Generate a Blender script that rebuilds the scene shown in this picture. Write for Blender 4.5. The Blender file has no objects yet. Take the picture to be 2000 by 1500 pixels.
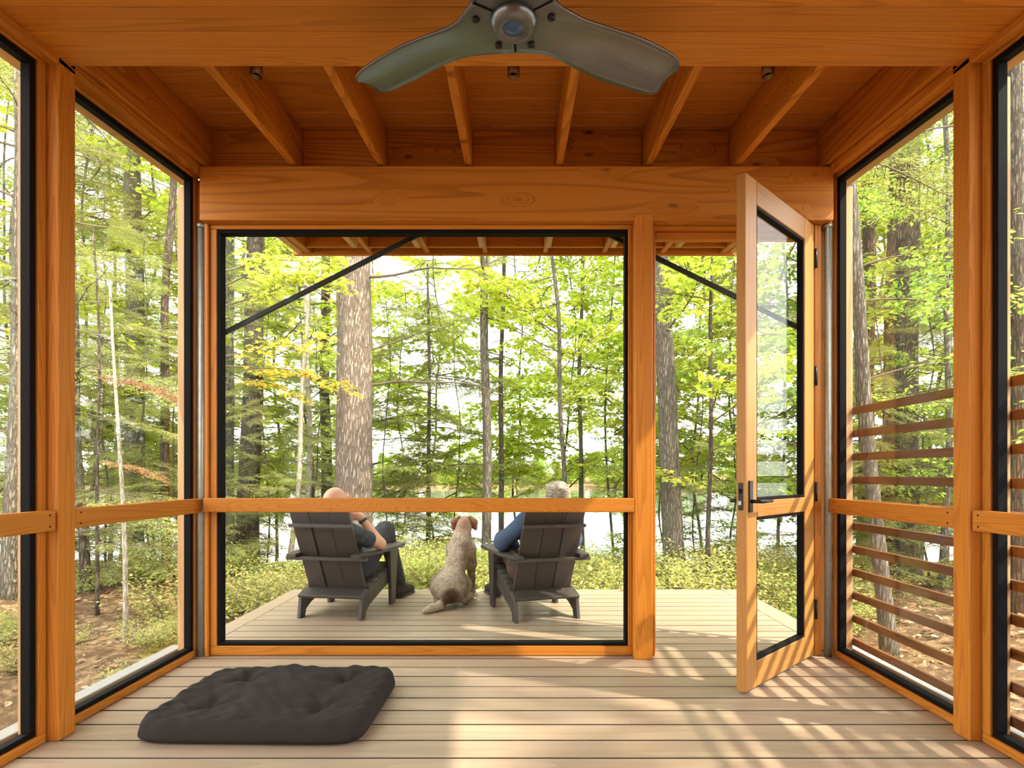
import bpy, bmesh, math, random
import numpy as np
from mathutils import Vector, Matrix, Euler, Quaternion

random.seed(7)
rng = np.random.default_rng(11)
scene = bpy.context.scene
COL = scene.collection

# ------------------------------------------------------------------ camera, sky, sun, exposure
FPX, VX, VY, EYE = 1137.0, 1011.0, 924.0, 1.046      # focal length (px of 2000), vanishing point, eye height
cam_d = bpy.data.cameras.new('camera')
cam_d.sensor_width = 36.0
cam_d.lens = 36.0 * FPX / 2000.0
cam_d.shift_x = -(VX - 1000.0) / 2000.0
cam_d.shift_y = (VY - 750.0) / 2000.0
cam_d.clip_start = 0.02
cam_d.clip_end = 600
cam = bpy.data.objects.new('camera', cam_d)
cam.location = (0, 0, EYE)
cam.rotation_euler = (math.radians(90), 0, 0)
COL.objects.link(cam)
scene.camera = cam

world = bpy.data.worlds.new('world')
scene.world = world
world.use_nodes = True
bg = world.node_tree.nodes['Background']
bg.inputs[0].default_value = (1.0, 0.99, 0.965, 1)     # hazy, evenly white summer sky
bg.inputs[1].default_value = 3.0

sun_d = bpy.data.lights.new('sun_offscreen', 'SUN')
sun_d.energy = 5.5
sun_d.angle = math.radians(1.0)
sun_d.color = (1.0, 0.87, 0.70)
sun = bpy.data.objects.new('sun_offscreen', sun_d)
SUN_DIR = Vector((-1.0, 0.42, -1.17)).normalized()
sun.rotation_euler = SUN_DIR.to_track_quat('-Z', 'Y').to_euler()
sun.location = (20, -6, 22)
COL.objects.link(sun)

vs = scene.view_settings
vs.view_transform = 'Standard'
vs.look = 'None'
vs.exposure = 0.93
vs.gamma = 1.0
vs.use_curve_mapping = False
scene.cycles.use_denoising = True
scene.cycles.max_bounces = 10
scene.cycles.diffuse_bounces = 6
scene.cycles.transparent_max_bounces = 16
scene.cycles.caustics_reflective = False
scene.cycles.caustics_refractive = False
scene.cycles.sample_clamp_indirect = 6.0

def at(px, py, Y):
    return Vector(((px - VX) * Y / FPX, Y, EYE - (py - VY) * Y / FPX))

# ------------------------------------------------------------------ node helpers / materials
def srgb(r, g, b):
    f = lambda c: (c / 255 / 12.92) if c / 255 <= 0.04045 else ((c / 255 + 0.055) / 1.055) ** 2.4
    return (f(r), f(g), f(b), 1.0)

class NT:
    def __init__(self, name):
        self.m = bpy.data.materials.new(name)
        self.m.use_nodes = True
        self.t = self.m.node_tree
        self.t.nodes.clear()
    def n(self, typ, **kw):
        nd = self.t.nodes.new(typ)
        for k, v in kw.items():
            setattr(nd, k, v)
        return nd
    def l(self, a, b):
        self.t.links.new(a, b)
    def val(self, sock, v):
        if hasattr(v, 'is_output') or isinstance(v, bpy.types.NodeSocket):
            self.l(v, sock)
        else:
            sock.default_value = v
    def math(self, op, a, b=0.0, c=None, clamp=False):
        nd = self.n('ShaderNodeMath', operation=op, use_clamp=clamp)
        self.val(nd.inputs[0], a)
        self.val(nd.inputs[1], b)
        if c is not None:
            self.val(nd.inputs[2], c)
        return nd.outputs[0]
    def mix(self, f, a, b, typ='MIX'):
        nd = self.n('ShaderNodeMix', data_type='RGBA', blend_type=typ)
        self.val(nd.inputs[0], f)
        self.val(nd.inputs[6], a)
        self.val(nd.inputs[7], b)
        return nd.outputs[2]
    def noise(self, vec, scale=1.0, detail=2.0, rough=0.5, dist=0.0):
        nd = self.n('ShaderNodeTexNoise')
        if vec is not None:
            self.l(vec, nd.inputs['Vector'])
        nd.inputs['Scale'].default_value = scale
        nd.inputs['Detail'].default_value = detail
        nd.inputs['Roughness'].default_value = rough
        nd.inputs['Distortion'].default_value = dist
        return nd.outputs['Fac']
    def mapping(self, vec, scale, loc=(0, 0, 0)):
        nd = self.n('ShaderNodeMapping')
        self.l(vec, nd.inputs[0])
        nd.inputs['Scale'].default_value = scale
        nd.inputs['Location'].default_value = loc
        return nd.outputs[0]
    def ramp(self, f, stops):
        nd = self.n('ShaderNodeValToRGB')
        self.l(f, nd.inputs[0])
        e = nd.color_ramp.elements
        while len(e) < len(stops):
            e.new(0.5)
        for i, (p, c) in enumerate(stops):
            e[i].position = p
            e[i].color = c
        return nd.outputs[0]
    def smooth(self, v, lo, hi, a=0.0, b=1.0):
        nd = self.n('ShaderNodeMapRange', interpolation_type='SMOOTHSTEP')
        self.val(nd.inputs[0], v)
        for i, x in enumerate((lo, hi, a, b)):
            nd.inputs[i + 1].default_value = x
        return nd.outputs[0]
    def obj_coord(self, shift=True):
        tc = self.n('ShaderNodeTexCoord')
        if not shift:
            return tc.outputs['Object']
        oi = self.n('ShaderNodeObjectInfo')
        cm = self.n('ShaderNodeCombineXYZ')
        self.l(self.math('MULTIPLY', oi.outputs['Random'], 37.0), cm.inputs[0])
        self.l(self.math('MULTIPLY', oi.outputs['Random'], 91.0), cm.inputs[1])
        self.l(self.math('MULTIPLY', oi.outputs['Random'], 53.0), cm.inputs[2])
        va = self.n('ShaderNodeVectorMath', operation='ADD')
        self.l(tc.outputs['Object'], va.inputs[0])
        self.l(cm.outputs[0], va.inputs[1])
        return va.outputs[0]
    def principled(self, color, rough=0.5, metal=0.0, spec=0.5, bump=None, bump_s=0.3, bump_d=0.01, **kw):
        p = self.n('ShaderNodeBsdfPrincipled')
        self.val(p.inputs['Base Color'], color)
        self.val(p.inputs['Roughness'], rough)
        p.inputs['Metallic'].default_value = metal
        p.inputs['Specular IOR Level'].default_value = spec
        for k, v in kw.items():
            p.inputs[k].default_value = v
        if bump is not None:
            b = self.n('ShaderNodeBump')
            b.inputs['Strength'].default_value = bump_s
            b.inputs['Distance'].default_value = bump_d
            self.l(bump, b.inputs['Height'])
            self.l(b.outputs[0], p.inputs['Normal'])
        return p.outputs[0]
    def out(self, sh):
        o = self.n('ShaderNodeOutputMaterial')
        self.l(sh, o.inputs['Surface'])
        return self.m

def axis_scale(ax, along, across):
    s = [across] * 3
    s[ax] = along
    return tuple(s)

def wood(name, ax, light, dark, knot, rings=21.0, contrast=0.62, knots=1.0, rough=0.45, fine=0.5, along=0.32, across=4.2, vary=0.2, spec=0.22, kscale=None):
    t = NT(name)
    v = t.obj_coord()
    n1 = t.noise(t.mapping(v, axis_scale(ax, along, across)), 1.0, 1.6, 0.45)
    base = n1
    kmask = None
    if knots > 0:
        vo = t.n('ShaderNodeTexVoronoi', feature='F1')
        t.l(t.mapping(v, kscale or axis_scale(ax, 1.25, 4.6)), vo.inputs['Vector'])
        vo.inputs['Scale'].default_value = 1.0
        vo.inputs['Randomness'].default_value = 1.0
        d = vo.outputs['Distance']
        sc_ = t.n('ShaderNodeSeparateColor')
        t.l(vo.outputs['Color'], sc_.inputs[0])
        some = t.math('GREATER_THAN', sc_.outputs[0], 0.5)         # only some cells carry a knot
        bulge = t.math('MULTIPLY', t.smooth(d, 0.42, 0.0), some)
        kmask = t.math('MULTIPLY', t.smooth(d, 0.15 * knots, 0.05 * knots), some)
        base = t.math('ADD', n1, t.math('MULTIPLY', bulge, 0.32))
    saw = t.math('FRACT', t.math('MULTIPLY', base, rings))
    band = t.math('MULTIPLY', t.smooth(saw, 0.35, 0.92), t.smooth(saw, 1.0, 0.94))
    streak = t.noise(t.mapping(v, axis_scale(ax, 1.3, 95.0)), 1.0, 2.0, 0.6)
    f = t.math('ADD', t.math('MULTIPLY', band, contrast), t.math('MULTIPLY', t.math('SUBTRACT', streak, 0.42), fine), clamp=True)
    c = t.mix(f, light, dark)
    if kmask is not None:
        c = t.mix(t.math('MULTIPLY', kmask, 0.85), c, knot)
    oi = t.n('ShaderNodeObjectInfo')
    hs = t.n('ShaderNodeHueSaturation')
    t.l(c, hs.inputs['Color'])
    t.l(t.math('MULTIPLY_ADD', oi.outputs['Random'], vary, 1.0 - vary / 2), hs.inputs['Value'])
    h = t.math('ADD', t.math('MULTIPLY', band, -0.6), streak)
    sh = t.principled(hs.outputs[0], rough, bump=h, bump_s=0.14, bump_d=0.004, spec=spec)
    return t.out(sh)

WL, WD, WK = srgb(190, 120, 42), srgb(142, 80, 20), srgb(76, 32, 6)
WOOD = {a: wood('douglas_fir_' + 'xyz'[a], a, WL, WD, WK, kscale=((2.4, .02, 6), (.02, 2.4, 6), (5, 5, 2))[a], knots=.8) for a in range(3)}
CLEAR = {a: wood('clear_fir_' + 'xyz'[a], a, WL, WD, WK, rings=30, contrast=0.40, knots=0, along=0.3, across=7) for a in range(3)}
SOFF = wood('soffit_fir_x', 0, WL, WD, WK, rings=34, contrast=0.45, knots=0, along=0.22, across=7)
DEEP = {a: wood('ceiling_fir_' + 'xyz'[a], a, WL, WD, WK, rings=26, contrast=0.4, knots=0, along=0.3, across=6) for a in range(3)}
BLOCK = wood('knotty_fir_x', 0, WL, WD, WK, rings=20, knots=.9, kscale=(3.0, .02, 7.0))
HEADW = wood('header_fir_x', 0, WL, WD, WK, rings=24, knots=.9, along=0.22, across=4.4, contrast=0.5, kscale=(2.6, .02, 6.5))
PALE = {a: wood('weathered_fir_' + 'xyz'[a], a, srgb(196, 158, 112), srgb(160, 116, 72), srgb(104, 62, 34), rings=12, contrast=0.5, knots=0.6) for a in range(3)}
DOOR = {a: wood('door_fir_' + 'xyz'[a], a, srgb(168, 120, 62), srgb(146, 94, 42), srgb(102, 58, 24), rings=18, contrast=0.3, knots=0, along=0.3, across=8) for a in range(3)}
SLAT = wood('stained_slat', 1, srgb(118, 78, 52), srgb(92, 58, 38), srgb(66, 40, 24), rings=14, contrast=0.4, knots=0)
RAILW = wood('rail_fir', 0, WL, WD, WK, rings=26, contrast=0.35, knots=0, along=2.0, across=9.0)

def deck_mat():
    t = NT('deck_board_wood')
    v = t.obj_coord()
    n1 = t.noise(t.mapping(v, (0.35, 5, 5)), 1.0, 2.0, 0.5)
    band = t.smooth(t.math('FRACT', t.math('MULTIPLY', n1, 9.0)), 0.1, 0.9)
    streak = t.noise(t.mapping(v, (1.2, 80, 80)), 1.0, 2.0, 0.6)
    cloud = t.noise(v, 1.6, 3.0, 0.55)
    f = t.math('ADD', t.math('MULTIPLY', band, 0.28), t.math('MULTIPLY', streak, 0.5), clamp=True)
    c = t.mix(f, srgb(174, 153, 130), srgb(140, 119, 100))
    c = t.mix(t.math('MULTIPLY', t.smooth(cloud, 0.45, 0.75), 0.5), c, srgb(150, 134, 120))
    oi = t.n('ShaderNodeObjectInfo')
    hs = t.n('ShaderNodeHueSaturation')
    t.l(c, hs.inputs['Color'])
    t.l(t.math('MULTIPLY_ADD', oi.outputs['Random'], 0.14, 0.93), hs.inputs['Value'])
    return t.out(t.principled(hs.outputs[0], 0.42, bump=streak, bump_s=0.12, bump_d=0.003))
DECK = deck_mat()

def simple(name, col, rough=0.5, metal=0.0, nscale=None, namp=0.15, bump=0.0, spec=0.5):
    t = NT(name)
    v = t.obj_coord()
    n = t.noise(v, nscale or 12.0, 3.0, 0.55)
    dark = tuple(c * (1 - namp) for c in col[:3]) + (1,)
    lite = tuple(min(1, c * (1 + namp)) for c in col[:3]) + (1,)
    c = t.mix(n, dark, lite)
    return t.out(t.principled(c, rough, metal, spec=spec, bump=n if bump else None, bump_s=bump, bump_d=0.004))

BLACK = simple('black_gasket', srgb(16, 15, 15), 0.7, spec=0.1)
STEEL = simple('dark_steel', srgb(40, 38, 36), 0.5, 0.4)
SILLM = simple('weathered_grey_sill', srgb(150, 147, 141), 0.8, nscale=30, namp=0.08)
GALV = simple('galvanised_steel', srgb(158, 160, 152), 0.42, 0.55, nscale=40, namp=0.25)
BRONZE = simple('bronze_can', srgb(120, 84, 56), 0.35, 0.8)
DARKHW = simple('black_hardware', srgb(30, 28, 27), 0.38, 0.5)
CHAIRM = simple('charcoal_poly_lumber', srgb(62, 56, 52), 0.48, nscale=60, namp=0.10, bump=0.04)
JOIST = simple('deck_joist_wood', srgb(126, 104, 82), 0.9)

def fan_mat():
    t = NT('brushed_dark_bronze')
    v = t.obj_coord(False)
    n = t.noise(t.mapping(v, (4, 60, 20)), 1.0, 2.0, 0.5)
    c = t.mix(n, srgb(96, 98, 104), srgb(120, 122, 128))
    return t.out(t.principled(c, 0.34, 0.85))
FANM = fan_mat()
LENS = simple('blue_lens', srgb(60, 92, 150), 0.12, 0.0)

def glass_mat():
    t = NT('window_glass')
    tr = t.n('ShaderNodeBsdfTransparent')
    tr.inputs[0].default_value = (0.97, 0.985, 0.975, 1)
    gl = t.n('ShaderNodeBsdfGlossy')
    gl.inputs['Roughness'].default_value = 0.02
    fr = t.n('ShaderNodeFresnel')
    fr.inputs['IOR'].default_value = 1.45
    mx = t.n('ShaderNodeMixShader')
    t.l(t.math('MULTIPLY', fr.outputs[0], 0.09), mx.inputs[0])
    t.l(tr.outputs[0], mx.inputs[1])
    t.l(gl.outputs[0], mx.inputs[2])
    return t.out(mx.outputs[0])
GLASS = glass_mat()

def leaf_mat(name, c1, c2, c3, trans=0.5, rough=0.55, spec=0.25):
    t = NT(name)
    g = t.n('ShaderNodeNewGeometry')
    oi = t.n('ShaderNodeObjectInfo')
    r = g.outputs['Random Per Island']
    c = t.ramp(r, [(0.0, c1), (0.55, c2), (1.0, c3)])
    hs = t.n('ShaderNodeHueSaturation')
    t.l(c, hs.inputs['Color'])
    t.l(t.math('MULTIPLY_ADD', oi.outputs['Random'], 0.03, 0.478), hs.inputs['Hue'])
    t.l(t.math('MULTIPLY_ADD', oi.outputs['Random'], 0.35, 0.82), hs.inputs['Value'])
    d = t.n('ShaderNodeBsdfDiffuse')
    t.l(hs.outputs[0], d.inputs[0])
    tl = t.n('ShaderNodeBsdfTranslucent')
    t.l(t.mix(0.35, hs.outputs[0], c3), tl.inputs[0])
    mx = t.n('ShaderNodeMixShader')
    mx.inputs[0].default_value = trans
    t.l(d.outputs[0], mx.inputs[1])
    t.l(tl.outputs[0], mx.inputs[2])
    gl = t.n('ShaderNodeBsdfGlossy')
    gl.inputs['Roughness'].default_value = rough
    gl.inputs[0].default_value = (0.9, 0.95, 0.9, 1)
    m2 = t.n('ShaderNodeMixShader')
    m2.inputs[0].default_value = 0.04 * spec / 0.25
    t.l(mx.outputs[0], m2.inputs[1])
    t.l(gl.outputs[0], m2.inputs[2])
    return t.out(m2.outputs[0])
LEAF_MAPLE = leaf_mat('maple_leaf', srgb(166, 192, 66), srgb(196, 214, 80), srgb(222, 228, 104), 0.55)
LEAF_BEECH = leaf_mat('beech_leaf', srgb(116, 158, 58), srgb(154, 186, 74), srgb(190, 206, 92), 0.5)
LEAF_GOLD = leaf_mat('gold_maple_leaf', srgb(206, 196, 60), srgb(232, 214, 74), srgb(240, 222, 96), 0.55)
LEAF_HEM = leaf_mat('hemlock_needle', srgb(134, 152, 80), srgb(164, 178, 96), srgb(196, 198, 116), 0.42)
LEAF_DEAD = leaf_mat('dead_needle', srgb(168, 110, 74), srgb(186, 128, 88), srgb(200, 146, 100), 0.3)
LEAF_SHRUB = leaf_mat('shrub_leaf', srgb(158, 166, 84), srgb(186, 188, 100), srgb(210, 204, 126), 0.5)
LEAF_FAR = leaf_mat('far_shore_leaf', srgb(116, 150, 62), srgb(146, 172, 74), srgb(176, 190, 92), 0.45)

def bark_mat(name, light, dark, scale=1.0, bump=0.9):
    t = NT(name)
    v = t.obj_coord()
    m = t.mapping(v, (34 * scale, 34 * scale, 5.0 * scale))
    vo = t.n('ShaderNodeTexVoronoi', feature='DISTANCE_TO_EDGE')
    nz = t.noise(m, 1.2, 3.0, 0.6)
    ad = t.n('ShaderNodeVectorMath', operation='ADD')
    t.l(m, ad.inputs[0])
    cm = t.n('ShaderNodeCombineXYZ')
    for i in range(3):
        t.l(t.math('MULTIPLY', nz, 2.2), cm.inputs[i])
    t.l(cm.outputs[0], ad.inputs[1])
    t.l(ad.outputs[0], vo.inputs['Vector'])
    vo.inputs['Scale'].default_value = 1.0
    crack = t.smooth(vo.outputs['Distance'], -0.04, 0.30)
    fine = t.noise(t.mapping(v, (60 * scale, 60 * scale, 14 * scale)), 1.0, 3.0, 0.6)
    f = t.math('MULTIPLY', crack, t.math('MULTIPLY_ADD', fine, 0.8, 0.45), clamp=True)
    big = t.noise(v, 1.3, 3.0, 0.6)
    c = t.mix(f, dark, light)
    c = t.mix(t.math('MULTIPLY', t.smooth(big, 0.45, 0.75), 0.35), c, srgb(128, 128, 108))
    h = t.math('ADD', crack, t.math('MULTIPLY', fine, 0.5))
    return t.out(t.principled(c, 0.9, bump=h, bump_s=bump, bump_d=0.02 / scale, spec=0.2))
BARK_PINE = bark_mat('pine_bark', srgb(172, 154, 140), srgb(104, 88, 78), 1.0)
BARK_GREY = bark_mat('grey_bark', srgb(140, 132, 118), srgb(84, 76, 66), 1.2)
BARK_DARK = bark_mat('hemlock_bark', srgb(118, 106, 92), srgb(66, 57, 49), 1.1)
BARK_BIRCH = bark_mat('birch_bark', srgb(222, 214, 196), srgb(140, 126, 108), 1.6, 0.4)
TWIG = simple('twig_bark', srgb(104, 92, 78), 0.9, nscale=30, namp=0.25)

def ground_mat():
    t = NT('forest_floor')
    v = t.obj_coord(False)
    a = t.noise(v, 0.55, 4.0, 0.6)
    b = t.noise(v, 9.0, 4.0, 0.65)
    vo = t.n('ShaderNodeTexVoronoi')
    t.l(v, vo.inputs['Vector'])
    vo.inputs['Scale'].default_value = 14.0
    litter = t.mix(vo.outputs['Color'], srgb(118, 92, 68), srgb(164, 136, 102))
    litter = t.mix(t.smooth(b, 0.4, 0.7), srgb(92, 72, 52), litter)
    moss = t.mix(b, srgb(150, 148, 62), srgb(190, 180, 84))
    c = t.mix(t.math('MULTIPLY', t.smooth(a, 0.52, 0.68), 0.7), litter, moss)
    return t.out(t.principled(c, 0.95, bump=b, bump_s=0.8, bump_d=0.06, spec=0.1))
GROUND = ground_mat()

def water_mat():
    t = NT('lake_water')
    v = t.obj_coord(False)
    n = t.noise(t.mapping(v, (0.7, 0.25, 1)), 1.0, 3.0, 0.5)
    return t.out(t.principled(srgb(74, 88, 80), 0.08, bump=n, bump_s=0.06, bump_d=0.05, spec=0.6))
WATER = water_mat()

def cloth(name, col, col2, rough=0.95, scale=220, check=None):
    t = NT(name)
    v = t.obj_coord(False)
    n = t.noise(v, scale, 2.0, 0.6)
    c = t.mix(n, col, col2)
    if check:
        ck = t.n('ShaderNodeTexChecker')
        t.l(v, ck.inputs['Vector'])
        ck.inputs['Scale'].default_value = 26
        ck.inputs['Color1'].default_value = check
        ck.inputs['Color2'].default_value = col
        c = t.mix(0.5, c, ck.outputs[0])
    big = t.noise(v, 14, 3, 0.55)
    return t.out(t.principled(c, rough, bump=big, bump_s=0.35, bump_d=0.01, spec=0.15))
CUSHION = cloth('charcoal_cotton', srgb(40, 36, 35), srgb(52, 47, 46))
SHIRT = cloth('plaid_shirt', srgb(66, 72, 78), srgb(84, 90, 96), check=srgb(40, 44, 50))
TROUSER = cloth('dark_trousers', srgb(56, 56, 60), srgb(70, 70, 74))
DENIM = cloth('blue_jacket_cloth', srgb(62, 78, 104), srgb(84, 100, 128))
BROWNT = cloth('brown_trousers', srgb(78, 62, 54), srgb(96, 78, 66))
SHOE = cloth('shoe_canvas', srgb(52, 46, 46), srgb(66, 58, 56))
SOLE = simple('shoe_sole', srgb(60, 52, 50), 0.7)
SKIN = simple('skin', srgb(214, 160, 132), 0.5, nscale=25, namp=0.08)
STRAP = simple('watch_strap', srgb(70, 48, 40), 0.6)
EYEM = simple('eye_white', srgb(230, 226, 220), 0.25)

def hair_mat():
    t = NT('grey_blond_hair')
    v = t.obj_coord(False)
    n = t.noise(t.mapping(v, (26, 8, 70)), 1.0, 3.0, 0.6, 0.6)
    c = t.ramp(n, [(0.3, srgb(96, 84, 70)), (0.5, srgb(160, 148, 128)), (0.7, srgb(214, 206, 190))])
    return t.out(t.principled(c, 0.5, bump=n, bump_s=0.8, bump_d=0.02))
HAIR = hair_mat()

def dog_mat():
    t = NT('ticked_dog_coat')
    v = t.obj_coord(False)
    n = t.noise(v, 5.5, 4.0, 0.65)
    tick = t.noise(v, 60.0, 3.0, 0.7)
    c = t.mix(t.smooth(n, 0.42, 0.62), srgb(192, 176, 156), srgb(140, 120, 102))
    c = t.mix(t.math('MULTIPLY', t.smooth(tick, 0.48, 0.62), 0.55), c, srgb(122, 100, 82))
    sx = t.n('ShaderNodeSeparateXYZ')
    t.l(v, sx.inputs[0])
    head = t.smooth(sx.outputs[2], 0.52, 0.60)
    c = t.mix(t.math('MULTIPLY', head, 0.55), c, srgb(170, 132, 102))
    # dark saddle patch above the tail root
    vm = t.n('ShaderNodeVectorMath', operation='DISTANCE')
    t.l(v, vm.inputs[0])
    vm.inputs[1].default_value = (0.015, -0.17, 0.075)
    c = t.mix(t.smooth(vm.outputs['Value'], 0.105, 0.06), c, srgb(88, 66, 52))
    return t.out(t.principled(c, 0.85, bump=tick, bump_s=0.5, bump_d=0.01, spec=0.15))
DOGM = dog_mat()
DOGEAR = simple('dog_ear_brown', srgb(134, 92, 66), 0.8, nscale=30, namp=0.2)
NOSE = simple('dog_nose', srgb(40, 30, 28), 0.4)

# ------------------------------------------------------------------ object helpers
def tag(o, label=None, cat=None, group=None, kind=None):
    if label: o['label'] = label
    if cat: o['category'] = cat
    if group: o['group'] = group
    if kind: o['kind'] = kind
    return o

def empty(name, loc=(0, 0, 0), rz=0.0, label=None, cat=None, group=None, kind=None, parent=None):
    o = bpy.data.objects.new(name, None)
    o.empty_display_size = 0.1
    COL.objects.link(o)
    o.location = loc
    o.rotation_euler = (0, 0, rz)
    if parent: o.parent = parent
    return tag(o, label, cat, group, kind)

def link(name, me, mat=None, parent=None, loc=(0, 0, 0), rot=(0, 0, 0)):
    o = bpy.data.objects.new(name, me)
    COL.objects.link(o)
    if mat is not None and not me.materials:
        me.materials.append(mat)
    o.location = loc
    o.rotation_euler = rot
    if parent: o.parent = parent
    return o

def mesh_np(name, verts, faces, smooth=False):
    """verts (n,3); faces either (m,3)/(m,4) array or list of tuples"""
    me = bpy.data.meshes.new(name)
    if isinstance(faces, np.ndarray):
        verts = np.asarray(verts, np.float32)
        m, k = faces.shape
        me.vertices.add(len(verts))
        me.vertices.foreach_set('co', verts.ravel())
        me.loops.add(m * k)
        me.loops.foreach_set('vertex_index', faces.astype(np.int32).ravel())
        me.polygons.add(m)
        me.polygons.foreach_set('loop_start', np.arange(0, m * k, k, dtype=np.int32))
        me.polygons.foreach_set('use_smooth', np.full(m, smooth, dtype=bool))
        me.update(calc_edges=True)
    else:
        me.from_pydata([tuple(v) for v in verts], [], faces)
        if smooth:
            for p in me.polygons: p.use_smooth = True
        me.update()
    return me

def hexa(name, pts, mat, parent=None, bevel=0.003):
    """box from 8 corners given in world space: bottom 4 ccw then top 4; origin at centre"""
    P = [Vector(p) for p in pts]
    c = sum(P, Vector()) / 8
    bm = bmesh.new()
    vs_ = [bm.verts.new(p - c) for p in P]
    for f in ((3, 2, 1, 0), (4, 5, 6, 7), (0, 1, 5, 4), (1, 2, 6, 5), (2, 3, 7, 6), (3, 0, 4, 7)):
        bm.faces.new([vs_[i] for i in f])
    if bevel:
        bmesh.ops.bevel(bm, geom=bm.edges[:], offset=bevel, segments=1, affect='EDGES', profile=0.5)
    me = bpy.data.meshes.new(name)
    bm.to_mesh(me); bm.free()
    inv = Vector((0, 0, 0))
    if parent:
        pm = parent.matrix_basis.inverted() if parent.parent is None else (parent.parent.matrix_basis @ parent.matrix_basis).inverted()
        o = link(name, me, mat, parent, pm @ c)
        o.rotation_euler = pm.to_euler()
        return o
    return link(name, me, mat, None, c)

def box(name, x0, x1, y0, y1, z0, z1, mat, parent=None, bevel=0.003):
    return hexa(name, [(x0, y0, z0), (x1, y0, z0), (x1, y1, z0), (x0, y1, z0), (x0, y0, z1), (x1, y0, z1), (x1, y1, z1), (x0, y1, z1)], mat, parent, bevel)

RS = 0.088                                   # roof pitch: rises towards the lake
def roofz(z335, y):                          # height given at Y = 3.35
    return z335 + RS * (y - 3.35)

def sbox(name, x0, x1, y0, y1, zb, zt, mat, parent=None, bevel=0.003):
    """box following the roof pitch; zb, zt at Y = 3.35"""
    a, b, c, d = roofz(zb, y0), roofz(zb, y1), roofz(zt, y0), roofz(zt, y1)
    return hexa(name, [(x0, y0, a), (x1, y0, a), (x1, y1, b), (x0, y1, b), (x0, y0, c), (x1, y0, c), (x1, y1, d), (x0, y1, d)], mat, parent, bevel)

def tube_arrays(pts, radii, sides=8, cap=True):
    pts = np.asarray(pts, float); radii = np.asarray(radii, float)
    n = len(pts)
    tan = np.gradient(pts, axis=0)
    tan /= np.linalg.norm(tan, axis=1)[:, None] + 1e-9
    ref = np.array([0, 0, 1.0]) if abs(tan[0, 2]) < 0.8 else np.array([1.0, 0, 0])
    V = []
    u = np.cross(ref, tan[0]); u /= np.linalg.norm(u)
    for i in range(n):
        u = u - tan[i] * np.dot(u, tan[i]); u /= np.linalg.norm(u) + 1e-9
        w = np.cross(tan[i], u)
        a = np.linspace(0, 2 * np.pi, sides, endpoint=False)
        V.append(pts[i] + radii[i] * (np.cos(a)[:, None] * u + np.sin(a)[:, None] * w))
    V = np.concatenate(V)
    F = []
    for i in range(n - 1):
        for j in range(sides):
            a = i * sides + j; b = i * sides + (j + 1) % sides
            F.append((a, b, b + sides, a + sides))
    F = [tuple(f) for f in F]
    if cap:
        F.append(tuple(range(sides - 1, -1, -1)))
        F.append(tuple(range((n - 1) * sides, n * sides)))
    return V, F

def tube(name, pts, radii, mat, parent=None, sides=10, smooth=True, loc=(0, 0, 0)):
    V, F = tube_arrays(pts, radii, sides)
    me = mesh_np(name, V, F, smooth)
    return link(name, me, mat, parent, loc)

def lathe(name, prof, mat, parent=None, seg=24, loc=(0, 0, 0), rot=(0, 0, 0)):
    V, F = [], []
    for r, z in prof:
        for i in range(seg):
            a = 2 * math.pi * i / seg
            V.append((r * math.cos(a), r * math.sin(a), z))
    for k in range(len(prof) - 1):
        for i in range(seg):
            j = (i + 1) % seg
            F.append((k * seg + i, k * seg + j, (k + 1) * seg + j, (k + 1) * seg + i))
    F.append(tuple(range(seg - 1, -1, -1)))
    F.append(tuple(range((len(prof) - 1) * seg, len(prof) * seg)))
    me = mesh_np(name, V, F, False)
    for p in me.polygons:
        p.use_smooth = len(p.vertices) == 4
    return link(name, me, mat, parent, loc, rot)

def extrude_poly(name, poly, thick, mat, parent=None, plane='YZ', at_=0.0, bevel=0.003, loc=(0, 0, 0), rot=(0, 0, 0)):
    """closed 2D outline extruded by thick; plane YZ: extruded along x around at_"""
    bm = bmesh.new()
    def mk(p, s):
        if plane == 'YZ': return (at_ + s * thick / 2, p[0], p[1])
        if plane == 'XY': return (p[0], p[1], at_ + s * thick / 2)
        return (p[0], at_ + s * thick / 2, p[1])
    a = [bm.verts.new(mk(p, -1)) for p in poly]
    b = [bm.verts.new(mk(p, 1)) for p in poly]
    bm.faces.new(a[::-1]); bm.faces.new(b)
    n = len(poly)
    for i in range(n):
        bm.faces.new((a[i], a[(i + 1) % n], b[(i + 1) % n], b[i]))
    bmesh.ops.recalc_face_normals(bm, faces=bm.faces[:])
    if bevel:
        es = [e for e in bm.edges if len(e.link_faces) == 2 and any(len(f.verts) == n for f in e.link_faces)] if n > 4 else bm.edges[:]
        bmesh.ops.bevel(bm, geom=es, offset=bevel, segments=1, affect='EDGES')
    me = bpy.data.meshes.new(name)
    bm.to_mesh(me); bm.free()
    return link(name, me, mat, parent, loc, rot)

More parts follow.
